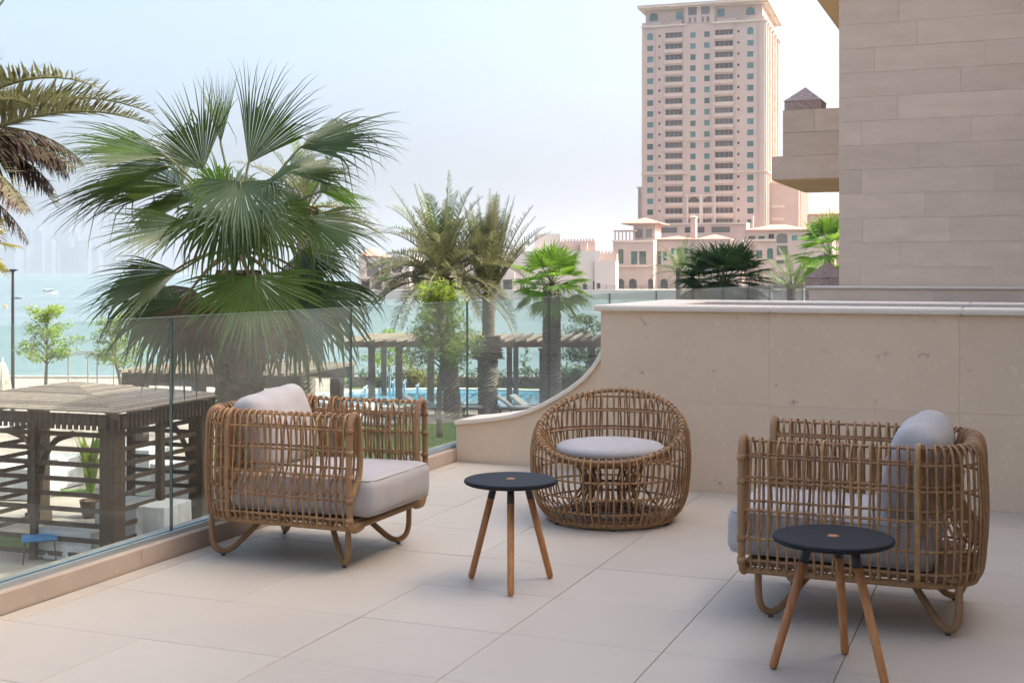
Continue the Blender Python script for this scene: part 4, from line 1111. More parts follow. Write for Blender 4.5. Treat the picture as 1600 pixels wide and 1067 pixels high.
draped_table('small white clothed table standing behind the long sunny table', gnd(68, 31.0), 1.6, .9, .75, -R(19), q)
draped_table('low white draped table striped by sunlight through the gazebo roof', gnd(118, 23.3), 1.3, .8, .55, -R(19), q)
draped_table('white draped table behind the gazebo towards the palm trunk', gnd(292, 28.5), 1.4, .8, .95, -R(19), q)
draped_table('high white draped table at the far side of the gazebo', gnd(215, 30.0), 1.2, .8, 1.1, -R(19), q)
# blue seated stool
st = thing('garden_stool', 'low stool with bright blue seat inside the gazebo', 'stool', gnd(62, 22.9), R(20))
o = rounded_box(.62, .52, .07, .03, 6, puff=.01).build('seat', M['blue'], st, smooth=True); o.location = (0, 0, .43)
for x in (-.25, .25):
    for y in (-.2, .2):
        t = MB(); t.tube([(x, y, .40), (x * 1.15, y * 1.15, 0)], .013, 6); t.build('leg', M['dark_metal'], st)
# tall leafy plant behind the gazebo post
pl = thing('potted_plant', 'tall yellow green strap leaved plant behind the gazebo corner post', 'plant', gnd(142, 27.0))
t = MB()
for k in range(40):
    a = q.uniform(0, 6.28); r0 = q.uniform(0, .12); h0 = q.uniform(.3, 1.4); b = Vector((math.cos(a) * r0, math.sin(a) * r0, h0 * .4 + .3)); d = Vector((math.cos(a) * .15, math.sin(a) * .15, 1)).normalized(); ln = q.uniform(.8, 1.3)
    w = Vector((-math.sin(a), math.cos(a), 0)) * .05; m = b + d * ln * .6; e = b + d * ln + Vector((math.cos(a) * .12, math.sin(a) * .12, -.05))
    t.add([b - w * .4, b + w * .4, m + w, m - w, e], [(0, 1, 2, 3), (3, 2, 4)])
t.build('foliage', L_['tree'], pl)
t = MB(); t.lathe([(0, 0), (.17, 0), (.24, .38), (.20, .38), (.19, .33), (0, .33)], 20); t.build('pot', M['terracotta_pot'], pl)

# second, farther gazebo behind the big palm
gb = thing('gazebo', 'farther timber gazebo with dark flat roof half hidden by the large fan palm', 'gazebo', (-7.3, 30.6, GZ), -R(14))
for x in (-2.0, 2.0):
    for y in (0, 3):
        t = MB(); t.box(x - .14, x + .14, y - .14, y + .14, 0, 2.5); t.build('post', M['post_wood'], gb)
for y in (-.15, 3.15):
    t = MB(); t.box(-2.4, 2.4, y - .08, y + .08, 2.502, 2.82); t.build('beam', M['post_wood'], gb)
for k in range(17):
    x = -2.3 + k * .288; t = MB(); t.box(x - .05, x + .05, -.5, 3.5, 2.822, 2.90); t.build('rafter', M['roof_wood'], gb)

# lamp post, canopy frame, closed parasol
lp = thing('street_lamp', 'slim dark lamp post with small twin heads by the sea', 'lamp post', gnd(20, 47))
zt = at(20, 424, 47).z - GZ
t = MB(); t.tube([(0, 0, 0), (0, 0, .9), (0, 0, zt)], [.09, .07, .05], 10); t.build('pole', M['dark_metal'], lp)
t = MB(); t.bar((-.42, 0, zt - .03), (.1, 0, zt + .02), .05, .04); t.build('arm', M['dark_metal'], lp)
for x in (-.34, .03):
    t = MB(); t.box(x - .12, x + .12, -.09, .09, zt + .02, zt + .08); t.build('lamp_head', M['dark_metal'], lp)
cf = thing('canopy_frame', 'bare thin metal canopy frame standing on the shore', 'frame', gnd(118, 46))
M['alu'] = mat('pale_metal', (.40, .41, .40), .4, metal=.6)
h_ = at(118, 553, 46).z - GZ; x0, x1 = -.95, 1.0
for x, y in ((x0 + .9, -.6), (x1, -.6), (x0 + 1.1, .9), (x1 + .12, .9)):
    t = MB(); t.tube([(x, y, 0), (x, y, h_)], .028, 6); t.build('post', M['alu'], cf)
for y in (-.6, .9):
    t = MB(); t.tube([(x0, y, h_ - .12), (x0 + .6, y, h_ + .02), (x1, y, h_ + .05)], .028, 6); t.build('roof_bar', M['alu'], cf)
for x, z in ((x0, -.12), (x0 + .6, .02), (x1, .05)):
    t = MB(); t.tube([(x, -.6, h_ + z), (x, .9, h_ + z)], .024, 6); t.build('cross_bar', M['alu'], cf)
pa = thing('closed_parasol', 'closed cream parasol standing beside the lamp post', 'parasol', gnd(4, 43))
t = MB(); t.lathe([(.03, 0), (.03, 2.3)], 8); t.lathe([(0, .12), (.25, .12), (.25, 0), (0, 0)][::-1], 12); t.build('pole', M['white_paint'], pa)
t = MB(); n = 16; rows = []
for z, r in ((.85, .30), (1.0, .29), (1.6, .21), (2.1, .10), (2.22, .03)): rows.append([(r * (1 + .22 * (k % 2)) * math.cos(2 * math.pi * k / n), r * (1 + .22 * (k % 2)) * math.sin(2 * math.pi * k / n), z) for k in range(n)])
vs = [p for r_ in rows for p in r_]; fs = [(i * n + k, i * n + (k + 1) % n, i * n + n + (k + 1) % n, i * n + n + k) for i in range(4) for k in range(n)]
t.add(vs, fs); t.build('canopy', mat('cream_canvas', (.60, .52, .42), .9, .06, 6), pa)
t = MB(); t.lathe([(0, 2.22), (.035, 2.25), (.02, 2.34), (0, 2.36)], 8); t.build('finial', M['white_paint'], pa)

# ================================================================== WATER AND THE FAR SHORE
sea_m = bpy.data.materials.new('sea_water'); sea_m.use_nodes = True; nt = sea_m.node_tree; N = nt.nodes; L = nt.links
p_ = N['Principled BSDF']; p_.inputs['Roughness'].default_value = .22; p_.inputs['IOR'].default_value = 1.33
geo = N.new('ShaderNodeNewGeometry'); mp = N.new('ShaderNodeMapping'); mp.inputs['Scale'].default_value = (.02, .05, 1); L.new(geo.outputs['Position'], mp.inputs[0])
n1 = N.new('ShaderNodeTexNoise'); n1.inputs['Scale'].default_value = 1; n1.inputs['Detail'].default_value = 5; L.new(mp.outputs[0], n1.inputs['Vector'])
rp = N.new('ShaderNodeValToRGB'); rp.color_ramp.elements[0].position = .35; rp.color_ramp.elements[0].color = (.105, .155, .148, 1); rp.color_ramp.elements[1].position = .7; rp.color_ramp.elements[1].color = (.15, .205, .195, 1)
L.new(n1.outputs[0], rp.inputs[0]); L.new(rp.outputs[0], p_.inputs['Base Color'])
n2 = N.new('ShaderNodeTexNoise'); n2.inputs['Scale'].default_value = 1.1; n2.inputs['Detail'].default_value = 6
mp2 = N.new('ShaderNodeMapping'); mp2.inputs['Scale'].default_value = (.5, 1.3, 1); L.new(geo.outputs['Position'], mp2.inputs[0]); L.new(mp2.outputs[0], n2.inputs['Vector'])
bp = N.new('ShaderNodeBump'); bp.inputs['Strength'].default_value = .7; bp.inputs['Distance'].default_value = .4; L.new(n2.outputs[0], bp.inputs['Height']); L.new(bp.outputs[0], p_.inputs['Normal'])
t = MB(); t.quad((-6000, SHORE + .4, SEA), (6000, SHORE + .4, SEA), (6000, 9500, SEA), (-6000, 9500, SEA)); tag(t.build('sea', sea_m), kind='structure')
far_m = mat('far_ground', (.24, .21, .18), .9, .1, .02)
BZ = -3.2
t = MB(); t.box(-62, 900, 312, 2200, SEA - 1, BZ); tag(t.build('far_bank', far_m), kind='structure')
quay_m = mat('quay_wall', (.33, .31, .29), .85, .12, .3)
t = MB(); t.box(-63, 900, 310.5, 312.4, SEA - 1, BZ + .2); tag(t.build('quay', quay_m), kind='structure')
t = MB(); t.box(-6000, 6000, 6300, 9300, SEA - 1, SEA + 2.5); tag(t.build('far_coast', far_m), kind='structure')

# ------------------------------------------------ buildings
B = {}
B['pink'] = mat('pink_render', (.51, .375, .31), .85, .05, .2, objvar=.0)
B['pale'] = mat('cream_stone', (.60, .49, .39), .85, .05, .2)
B['villa'] = mat('villa_render', (.46, .355, .295), .85, .05, .2)
B['parapet'] = mat('parapet_render', (.57, .43, .345), .85, .05, .2)
B['white'] = mat('white_render', (.53, .455, .405), .85, .04, .2)
B['roof'] = mat('terracotta_roof', (.46, .25, .185), .85, .12, .6)
B['brown'] = mat('brown_render', (.42, .31, .26), .85, .05, .2)
B['pane'] = mat('green_glass', (.06, .15, .13), .12, .3, .3, spec=.7, objvar=.45)
B['dark'] = mat('dark_opening', (.055, .05, .05), .5, objvar=.25)
B['rec'] = mat('recess_glass', (.15, .135, .12), .35, .2, .2, objvar=.3)
B['rail'] = mat('iron_rail', (.10, .09, .085), .6)
pane_cache = {}
def flat_box(w, d, h, m, nm):
    k = (round(w, 2), round(d, 2), round(h, 2), m.name)
    if k not in pane_cache:
        t = MB(); t.box(-w / 2, w / 2, 0, d, -h / 2, h / 2); pane_cache[k] = t.mesh(nm, m)
    return pane_cache[k]

class Bld:
    """building placed by its left front corner (pixel column + distance) and turned by th"""
    def __init__(s, name, label, px0, px1, depth, th=18.0, zb=BZ, cat='building'):
        s.th = R(th); s.c, s.s = math.cos(s.th), math.sin(s.th)
        x0 = px_x(px0, depth); s.o = Vector((x0, depth, zb)); r1 = (px1 - CX) / F
        s.W = (r1 * depth - x0) / (s.c + r1 * s.s)
        s.root = thing(name, label, cat, s.o, -s.th); s.zb = zb
    def lx(s, px):
        r = (px - CX) / F; return (r * s.o.y - s.o.x) / (s.c + r * s.s)
    def lz(s, px, py):
        d = s.o.y - s.lx(px) * s.s; return CAMZ - (py - HY) / F * d - s.zb
    def wall(s, holes, ztop, D, mtl, depth=.35, x0=0, x1=None, y=0, z0=0, name='wall', parent=None):
        x1 = s.W if x1 is None else x1; t = MB(); Mx = Matrix.Translation((0, y, 0))
        panel(t, x1 - x0, z0, ztop, holes, depth, Mx, x0)
        t.quad((x1, y, z0), (x1, y + D, z0), (x1, y + D, ztop), (x1, y, ztop)); t.quad((x0, y + D, z0), (x0, y, z0), (x0, y, ztop), (x0, y + D, ztop))
        t.quad((x1, y + D, z0), (x0, y + D, z0), (x0, y + D, ztop), (x1, y + D, ztop)); t.quad((x0, y, ztop), (x1, y, ztop), (x1, y + D, ztop), (x0, y + D, ztop))
        return t.build(name, mtl, parent or s.root)
    def pane(s, x0, z0, x1, z1, m='pane', y=.3, name='window', parent=None):
        return put(name, flat_box(x1 - x0 + .02, .05, z1 - z0 + .02, B[m], name), parent or s.root, ((x0 + x1) / 2, y, (z0 + z1) / 2))
    def box(s, x0, x1, y0, y1, z0, z1, m, name, parent=None):
        t = MB(); t.box(x0, x1, y0, y1, z0, z1); return t.build(name, B[m], parent or s.root)
    def hip(s, x0, x1, y0, y1, z0, z1, name='roof', m='roof', inset=None):
        t = MB(); w, d = x1 - x0, y1 - y0; k = min(w, d) / 2
        if w >= d: a, b = (x0 + k, (y0 + y1) / 2, z1), (x1 - k, (y0 + y1) / 2, z1)
        else: a, b = ((x0 + x1) / 2, y0 + k, z1), ((x0 + x1) / 2, y1 - k, z1)
        vs = [(x0, y0, z0), (x1, y0, z0), (x1, y1, z0), (x0, y1, z0), a, b]
        t.add(vs, [(3, 2, 1, 0), (0, 1, 5, 4), (2, 3, 4, 5)] + [(1, 2, 5), (3, 0, 4)] if w >= d else [(3, 2, 1, 0), (0, 1, 4), (1, 2, 5, 4), (2, 3, 5), (3, 0, 4, 5)])
        t.box(x0 - .15, x1 + .15, y0 - .15, y1 + .15, z0 - .28, z0 - .002); return t.build(name, B[m], s.root)
    def crenel(s, x0, x1, y, z, w, h, m, name='merlon', d=.5):
        x = x0
        while x + w < x1 + .01:
            put(name, flat_box(w * .55, d, h, B[m], name), s.root, (x + w / 2, y, z + h / 2)); x += w

# ---- the tower
T = Bld('apartment_tower', 'tall pinkish apartment tower with stacked balconies and green windows', 1003, 1195, 400)
fl = 3.49; W = T.W; zr = [77.8 - 3.2 - k * fl - T.zb for k in range(20)]        # floor lines of the 20 rows (local z)
ztop = 77.8 + 2.2 - T.zb
holes = []; panes = []; balc = []
def fx(f): return f * W
for k, z in enumerate(zr):
    for c in (.068, .885):
        w = .05 * W; hh = 1.75 if k else 2.3
        h_ = (fx(c) - w / 2, z + .9, fx(c) + w / 2, z + .9 + hh) + ((.8,) if k == 0 else ()); holes.append(h_); panes.append((h_, 'pane'))
    for c in (.146, .79):
        h_ = (fx(c) - .35, z + 1.7, fx(c) + .35, z + 2.5); holes.append(h_); panes.append((h_, 'dark'))
    for a, b in ((.193, .335), (.602, .746)):
        h_ = (fx(a), z + .35, fx(b), z + 2.95); holes.append(h_); panes.append((h_, 'rec')); balc.append(h_)
    if k < 15:
        for c in (.422, .536):
            w = .043 * W; h_ = (fx(c) - w / 2, z + .9, fx(c) + w / 2, z + 2.65); holes.append(h_); panes.append((h_, 'pane'))
    else:
        for a, b in ((.385, .475), (.505, .595)):
            h_ = (fx(a), z + .35, fx(b), z + 2.95) + ((.75,) if k == 15 else ()); holes.append(h_); panes.append((h_, 'rec')); balc.append(h_)
T.wall(holes, ztop, 40, B['pink'], .9)
for h_, m_ in panes:
    T.pane(*h_[:4], m_, .25 if m_ == 'pane' else (.86 if m_ == 'rec' else .3), 'window' if m_ != 'dark' else 'vent')
for h_ in balc:
    w = h_[2] - h_[0]
    put('balcony', flat_box(w + .5, .45, 1.15, B['parapet'], 'balcony'), T.root, ((h_[0] + h_[2]) / 2, -.35, h_[1] + .25))
    for j in range(3):
        put('mullion', flat_box(.14, .08, 2.6, B['brown'], 'mullion'), T.root, (h_[0] + w * (j + 1) / 4, .74, (h_[1] + h_[3]) / 2))
# pilasters, string courses, cornices
for a, b in ((0, .022), (.12, .128), (.345, .372), (.575, .598), (.765, .772), (.955, 1.0)):
    T.box(fx(a) + .02, fx(b) - .02, -.28, -.002, 0, ztop - .1, 'pink', 'pilaster')
for z, a, b, hh in ((ztop - .5, -.008, .372, .55), (ztop - .5, .575, 1.008, .55), (zr[12] - .15, -.008, .385, .4), (zr[12] - .15, .575, 1.008, .4), (zr[9] - .1, .375, .572, .3), (zr[14] - .3, .355, .612, .45), (zr[19] - .5, -.01, 1.01, .5)):
    T.box(fx(a), fx(b), -.62, -.001 - .29, z, z + hh, 'pale', 'cornice')
for a, b in ((.372, .383), (.477, .503), (.597, .608)):
    T.box(fx(a), fx(b), -.55, -.002, 0, zr[14] - .31, 'pale', 'pier')
# sunlit flank: pilasters and window strips
Ms = Matrix(((0, -1, 0, W), (1, 0, 0, 0), (0, 0, 1, 0), (0, 0, 0, 1)))
for a, b in ((.3, 1.8), (6, 7.2), (12, 13.2), (19, 20.2), (27, 28.2), (34, 35.2), (38.5, 39.8)):
    t = MB(); t.box(a, b, -.5, -.002, 0, ztop - .1, Ms); t.build('pilaster', B['pink'], T.root)
for zz in (ztop - .5, zr[12] - .15):
    t = MB(); t.box(0, 40, -.9, -.51, zz, zz + .5, Ms); t.build('cornice', B['pale'], T.root)
sd_m = {}
for k, z in enumerate(zr):
    for a, b in ((2.8, 4.8), (8.5, 10.8), (15, 17.2), (22, 25.5), (30, 32.4), (36, 37.6)):
        key = round(b - a, 2)
        if key not in sd_m: t = MB(); t.box(-key / 2, key / 2, -.10, -.01, 0, 1.8, Matrix(((0, -1, 0, 0), (1, 0, 0, 0), (0, 0, 1, 0), (0, 0, 0, 1)))); sd_m[key] = t.mesh('side_window', B['pane'])
        put('side_window', sd_m[key], T.root, (W, (a + b) / 2, z + .8))
# crown storey set back, with eaves
zt2 = ztop + 5.6
ch = []
for c, w, ar in ((.07, .07, .8), (.285, .055, 0), (.385, .06, 0), (.50, .07, 0), (.625, .055, 0), (.86, .07, .8)):
    ch.append((fx(c) - fx(w) / 2 + .8, ztop + 1.9, fx(c) + fx(w) / 2 + .8, ztop + 4.4, ar))
T.wall(ch, zt2, 37, B['pink'], .5, x0=.9, x1=W - .9, y=1.4, z0=ztop + .001, name='crown_storey')
for h_ in ch: T.pane(*h_[:4], 'pane', 1.75)
T.box(fx(.355), fx(.60), -.2, 1.39, ztop + .002, zt2 - .2, 'pink', 'crown_bay')
for a, b in ((.385, .455), (.49, .56)):
    put('window', flat_box(fx(b - a), .06, 2.6, B['rec'], 'window'), T.root, (fx((a + b) / 2), -.262, ztop + 3.9)); 
    for q_ in (.2, .8): put('vent', flat_box(.75, .06, 1.6, B['rec'], 'vent'), T.root, (fx(a + (b - a) * q_), -.262, ztop + 1.1))
for a, b in ((.0, .17), (.22, .33), (.62, .78), (.82, .995)):
    T.box(fx(a), fx(b), .1, .4, ztop + .06, ztop + 1.15, 'pink', 'parapet')
T.box(-1.2, W + 1.2, -1.6, 41, zt2, zt2 + .55, 'pale', 'eaves'); T.box(-.6, W + .6, -.6, 40, zt2 - .45, zt2 - .002, 'pale', 'eaves_moulding')
for k in range(17): T.box(W + .61, W + 1.0, 1 + k * 2.4, 1.7 + k * 2.4, zt2 - .35, zt2 - .003, 'pale', 'eaves_bracket')
for k in range(17): T.box(.2 + k * 2.3, .8 + k * 2.3, -1.2, -.61, zt2 - .35, zt2 - .003, 'pale', 'eaves_bracket')
T.hip(-1.0, W + 1.0, -1.4, 40.8, zt2 + .85, zt2 + 4.2, 'roof', 'roof')
# podium in front of the shaft, joined to the villas
T.box(T.lx(1012), T.lx(1172), -9, -.7, 0, T.lz(1060, 353), 'pink', 'podium'); T.box(T.lx(1011), T.lx(1173), -9.4, -.65, T.lz(1060, 353) + .002, T.lz(1060, 350.5), 'pale', 'cornice')
for a_, b_ in ((1040, 1066), (1119, 1147)): put('window', flat_box(T.lx(b_) - T.lx(a_), .06, 1.7, B['rec'], 'window'), T.root, ((T.lx(a_) + T.lx(b_)) / 2, -9.07, T.lz(1060, 361)))
for a_, b_ in ((1078, 1089), (1095, 1108)): put('window', flat_box(T.lx(b_) - T.lx(a_), .06, 1.7, B['dark'], 'window'), T.root, ((T.lx(a_) + T.lx(b_)) / 2, -9.07, T.lz(1060, 361)))
# lower flanking blocks
T.box(-2.6, -.02, 6, 30, 0, 28.6 - T.zb, 'pink', 'flank_block'); T.box(-2.9, -.01, 5.7, 30.2, 28.602 - T.zb, 29.2 - T.zb, 'pale', 'cornice')
T.box(W + .02, W + 9.5, 10, 44, 0, 29.5 - T.zb, 'pink', 'flank_block'); T.box(W + .02, W + 9.8, 9.6, 44, 29.502 - T.zb, 30.2 - T.zb, 'pale', 'cornice')
for k in range(7): T.box(W + 1.0, W + 5.0, 9.80, 9.998, 1.0 + k * 4, 1.9 + k * 4, 'pale', 'band')
t = MB()
for k in range(8): t.box(12 + k * 4, 13 + k * 4, -.5, -.002, 0, 29 - T.zb, Matrix.Translation((9.5, 0, 0)) @ Ms); 
t.build('pilaster', B['pink'], T.root)

# ---- villas at the foot of the tower (openings read from the photograph, placed on the front wall)
def villa(name, label, px0, px1, depth, top_px, wins, D=16, wallm='villa', th=18.0, zb=BZ):
    b = Bld(name, label, px0, px1, depth, th, zb); hs = []; ps = []
    for x0, y0, x1, y1, m, ar in wins:
        a, c = b.lx(x0), b.lx(x1); z1, z0 = b.lz(x0, y0), b.lz(x0, y1)
        h = (a, z0, c, z1) + ((ar,) if ar else ()); hs.append(h); ps.append((h, m))
    zt = b.lz(px0, top_px); b.wall(hs, zt, D, B[wallm], .45)
    for h, m in ps:
        w_ = b.pane(*h[:4], m, .4)
        if h[2] - h[0] > 2.2 and m == 'pane':
            put('mullion', flat_box(.18, .1, h[3] - h[1], B['pale'], 'mullion'), w_, (0, -.12, 0))
    b.zt = zt; return b
Z4 = lambda x, y: (940 + x / 4.103, 300 + y / 4.103)
def zw(l): return [(*Z4(a, b), *Z4(c, d), m, ar) for a, b, c, d, m, ar in l]
v = villa('waterside_villa', 'cream waterside villa with hipped roof and dark pointed arches on the quay', 958, 1021, 350, 376, zw([
    (105, 365, 140, 460, 'pane', .7), (188, 380, 230, 465, 'pane', 0), (240, 380, 285, 465, 'pane', 0), (95, 556, 145, 622, 'dark', .9), (175, 556, 225, 622, 'dark', .9), (297, 556, 330, 622, 'dark', .9)]))
zz = v.zt
v.box(v.lx(986), v.lx(1020), 3, 12, zz, zz + 4.6, 'villa', 'upper_storey')
for a, c in ((205, 250), (270, 310)):
    x0, x1 = v.lx(Z4(a, 0)[0]), v.lx(Z4(c, 0)[0]); v.pane(x0, zz + .8, x1, zz + 3.2, 'rec', 2.93)
for k in range(6): v.box(.3 + k * 1.05, .62 + k * 1.05, .3, .6, zz, zz + 2.6, 'brown', 'post')
v.box(0, 6.4, .1, 6, zz + 2.602, zz + 2.9, 'brown', 'pergola_roof')
v.hip(v.lx(970), v.lx(1030), 1.5, 14, zz + 4.9, zz + 6.6)
v.box(-.2, v.W + .1, -.4, -.002, v.lz(958, 417), v.lz(958, 414.5), 'pale', 'string_course'); v.box(-.2, v.W + .1, -.35, -.003, zz - .5, zz + .1, 'pale', 'cornice')
for k in range(9): v.box(7 + k * .55, 7.12 + k * .55, -.9, -.8, v.lz(985, 417), v.lz(985, 413), 'pale', 'baluster')
v = villa('waterside_villa', 'cream villa range with low red roof directly below the tower', 1021, 1160, 352, 376, zw([
    (338, 380, 382, 465, 'pane', 0), (393, 380, 418, 440, 'pane', 0), (445, 362, 470, 398, 'pane', 0), (478, 362, 505, 398, 'pane', 0), (528, 362, 555, 398, 'pane', 0), (560, 362, 588, 398, 'pane', 0),
    (605, 380, 640, 430, 'pane', 0), (655, 380, 690, 430, 'pane', 0), (735, 380, 770, 430, 'pane', 0), (840, 362, 890, 420, 'pane', 0), (375, 556, 425, 622, 'dark', .9), (470, 556, 520, 622, 'dark', .9)]))
zz = v.zt
v.hip(v.lx(1022), v.lx(1086), -.3, 13, zz + .35, zz + 1.5); v.hip(v.lx(1086), v.lx(1142), -1.2, 12, zz + .3, zz + 1.7)
v.box(v.lx(1086), v.lx(1142), -.9, -.002, 0, zz + .01, 'villa', 'bay')
for a, c in ((605, 640), (660, 695), (735, 770)):
    x0, x1 = v.lx(Z4(a, 0)[0]), v.lx(Z4(c, 0)[0]); v.pane(x0, zz - 8, x1, zz - 5, 'pane', -.96)
v.box(v.lx(1073), v.lx(1081), 6, 9, zz + .4, zz + 6.5, 'villa', 'chimney'); v.hip(v.lx(1072.5), v.lx(1081.5), 5.8, 9.2, zz + 6.8, zz + 7.2, 'chimney_roof', 'villa')
v = villa('waterside_villa', 'cream villa with a red roof and dark arched loggia right of the tower', 1160, 1300, 352, 361, zw([
    (940, 283, 985, 305, 'rec', 0), (1005, 283, 1045, 305, 'pane', 0), (1070, 270, 1105, 305, 'dark', 0), (945, 375, 970, 420, 'pane', 0), (990, 375, 1030, 425, 'pane', 0), (1060, 360, 1100, 430, 'pane', .7),
    (1122, 266, 1192, 328, 'rec', .5), (1122, 345, 1192, 405, 'rec', 0), (1122, 420, 1192, 460, 'rec', 0), (1220, 280, 1255, 310, 'pane', 0)]))
zz = v.zt
v.hip(v.lx(1164), v.lx(1264), -.6, 13, zz + .3, zz + 1.9); v.box(v.lx(1160), v.lx(1212), -.6, -.002, v.lz(1160, 377), v.lz(1160, 374), 'pale', 'string_course')
for z_ in (345, 420):
    v.box(v.lx(Z4(1118, 0)[0]), v.lx(Z4(1196, 0)[0]), -.6, -.003, v.lz(1215, Z4(0, z_)[1]) - 4.0, v.lz(1215, Z4(0, z_)[1]) - 3.1, 'pale', 'balcony')
v.box(v.lx(1172), v.lx(1175), 3, 4, zz + 1, zz + 4.2, 'white', 'chimney')
v = villa('hillside_house', 'farther beige house with red tiled roof beside the tower', 1262, 1420, 420, 336, zw([(1340, 198, 1375, 235, 'pane', 0), (1395, 198, 1430, 235, 'pane', 0), (1470, 198, 1505, 235, 'pane', 0)]))
zz = v.zt; v.hip(v.lx(1264), v.lx(1410), -.8, 16, zz + .3, zz + 3.2)
v.box(v.lx(1262) - 5.6, v.lx(1262) - .2, 0, 8, 0, zz - 1.0, 'villa', 'side_wing'); v.hip(v.lx(1262) - 5.9, v.lx(1262), -.3, 8.3, zz - .7, zz + 1.8, 'side_roof')
t = v.box(v.lx(1237), v.lx(1255), 10, 16, 0, zz + 2, 'villa', 'turret'); v.hip(v.lx(1236), v.lx(1256), 9.7, 16.3, zz + 2.3, zz + 5.2, 'turret_roof', 'villa')

# ---- old-style white buildings on the far bank
Z3 = lambda x, y: (560 + x / 4.0, 360 + y / 4.0)
def z3(l): return [(*Z3(a, b), *Z3(c, d), m, ar) for a, b, c, d, m, ar in l]
v = villa('white_villa', 'long white villa with an arched gateway behind the bright fan palm', 778, 930, 330, 392, z3([
    (910, 305, 965, 372, 'dark', .9), (1010, 330, 1040, 370, 'dark', .6), (1080, 330, 1110, 370, 'dark', .6), (1150, 335, 1180, 370, 'dark', 0), (1400, 335, 1430, 370, 'dark', 0), (1465, 318, 1510, 372, 'dark', 0), (1330, 230, 1352, 262, 'dark', 0)]), 18, 'white', 8.0)
zz = v.zt
v.box(v.lx(831), v.lx(872), 6, 15, zz, zz + 4.6, 'white', 'upper_block'); v.box(v.lx(873), v.lx(928), 5, 17, zz - .1, zz + 2.6, 'brown', 'brown_block')
v.crenel(v.lx(873), v.lx(928), 5, zz + 2.6, .82, .6, 'brown'); v.box(v.lx(905), v.lx(916), 3, 5, zz - .2, zz + 2.0, 'brown', 'buttress')
t = MB(); t.lathe([(1.9, 0), (1.9, .5), (1.75, 1.2), (1.3, 1.9), (.7, 2.35), (0, 2.5)], 18, Matrix.Translation((v.lx(818), 3, zz - .9))); t.build('dome', B['white'], v.root, smooth=True)
v.box(v.lx(783), v.lx(805), -1.2, -.002, 0, v.lz(783, 425), 'white', 'gate_block'); v.pane(v.lx(787.5), v.lz(790, 455), v.lx(801), v.lz(790, 437), 'dark', -1.26, 'gate')
v = villa('white_villa', 'low white house with battlements left of the cream waterside villa', 929, 962, 326, 408, z3([(1490, 330, 1512, 365, 'dark', 0)]), 14, 'white', 8.0)
zz = v.zt; v.box(v.lx(931), v.lx(962), 5, 12, zz - .02, zz + 2.0, 'brown', 'upper_block'); v.crenel(v.lx(931), v.lx(962), 5, zz + 2.0, .9, .6, 'brown')
v = villa('white_villa', 'white terraced house with shaded balconies seen past the large fan palm', 560, 640, 335, 402, z3([
    (50, 205, 128, 288, 'rec', 0), (138, 195, 200, 288, 'rec', 0), (210, 195, 268, 265, 'rec', 0), (20, 318, 70, 372, 'dark', 0), (100, 318, 150, 372, 'dark', .6), (190, 318, 240, 372, 'dark', .6)]), 16, 'white', 8.0)
zz = v.zt; v.hip(v.lx(561), v.lx(592), -.3, 12, zz + .4, zz + 2.6); v.box(-.3, v.W + .2, -1.3, -.002, v.lz(560, 436), v.lz(560, 432), 'white', 'balcony')
for x_ in (563, 580, 600, 620, 636): v.box(v.lx(x_), v.lx(x_) + .35, -1.25, -.9, 0, v.lz(560, 436.5), 'white', 'column')
v = villa('white_villa', 'pale flat roofed house between the two date palms', 640, 779, 338, 410, z3([(330, 300, 380, 360, 'dark', .6), (430, 300, 480, 360, 'dark', .6), (700, 300, 740, 360, 'dark', 0), (800, 320, 850, 372, 'dark', .6), (640, 300, 680, 360, 'dark', 0)]), 16, 'white', 8.0)
v.box(v.lx(720), v.lx(775), 4, 12, v.zt, v.zt + 3.2, 'white', 'upper_block')
# railing and lamp clutter on the quay
qr = thing('quay_railing', 'dark iron railing along the far quay', 'railing', (-60, 312.7, BZ))
for k in range(70): put('post', flat_box(.12, .12, 1.1, B['rail'], 'post'), qr, (k * 2.2, 0, .75))
for z in (.7, 1.25): 
    t = MB(); t.box(0, 152, -.04, .04, z - .05, z + .05); t.build('rail', B['rail'], qr)
q = random.Random(77)
for k, (px, d, h, s_) in enumerate([(597, 322, 8, 2.6), (655, 322, 7, 2.4), (845, 321, 5, 2.0)]):
    leafy_tree('quay_tree', ['grey green tree before the white terraced house', 'small tree on the quay behind the arching date palm', 'low tree before the long white villa'][k], gnd(px, d, BZ), h, s_, q, L_['tree_dark'], 4, 700, .45, .15, .4)
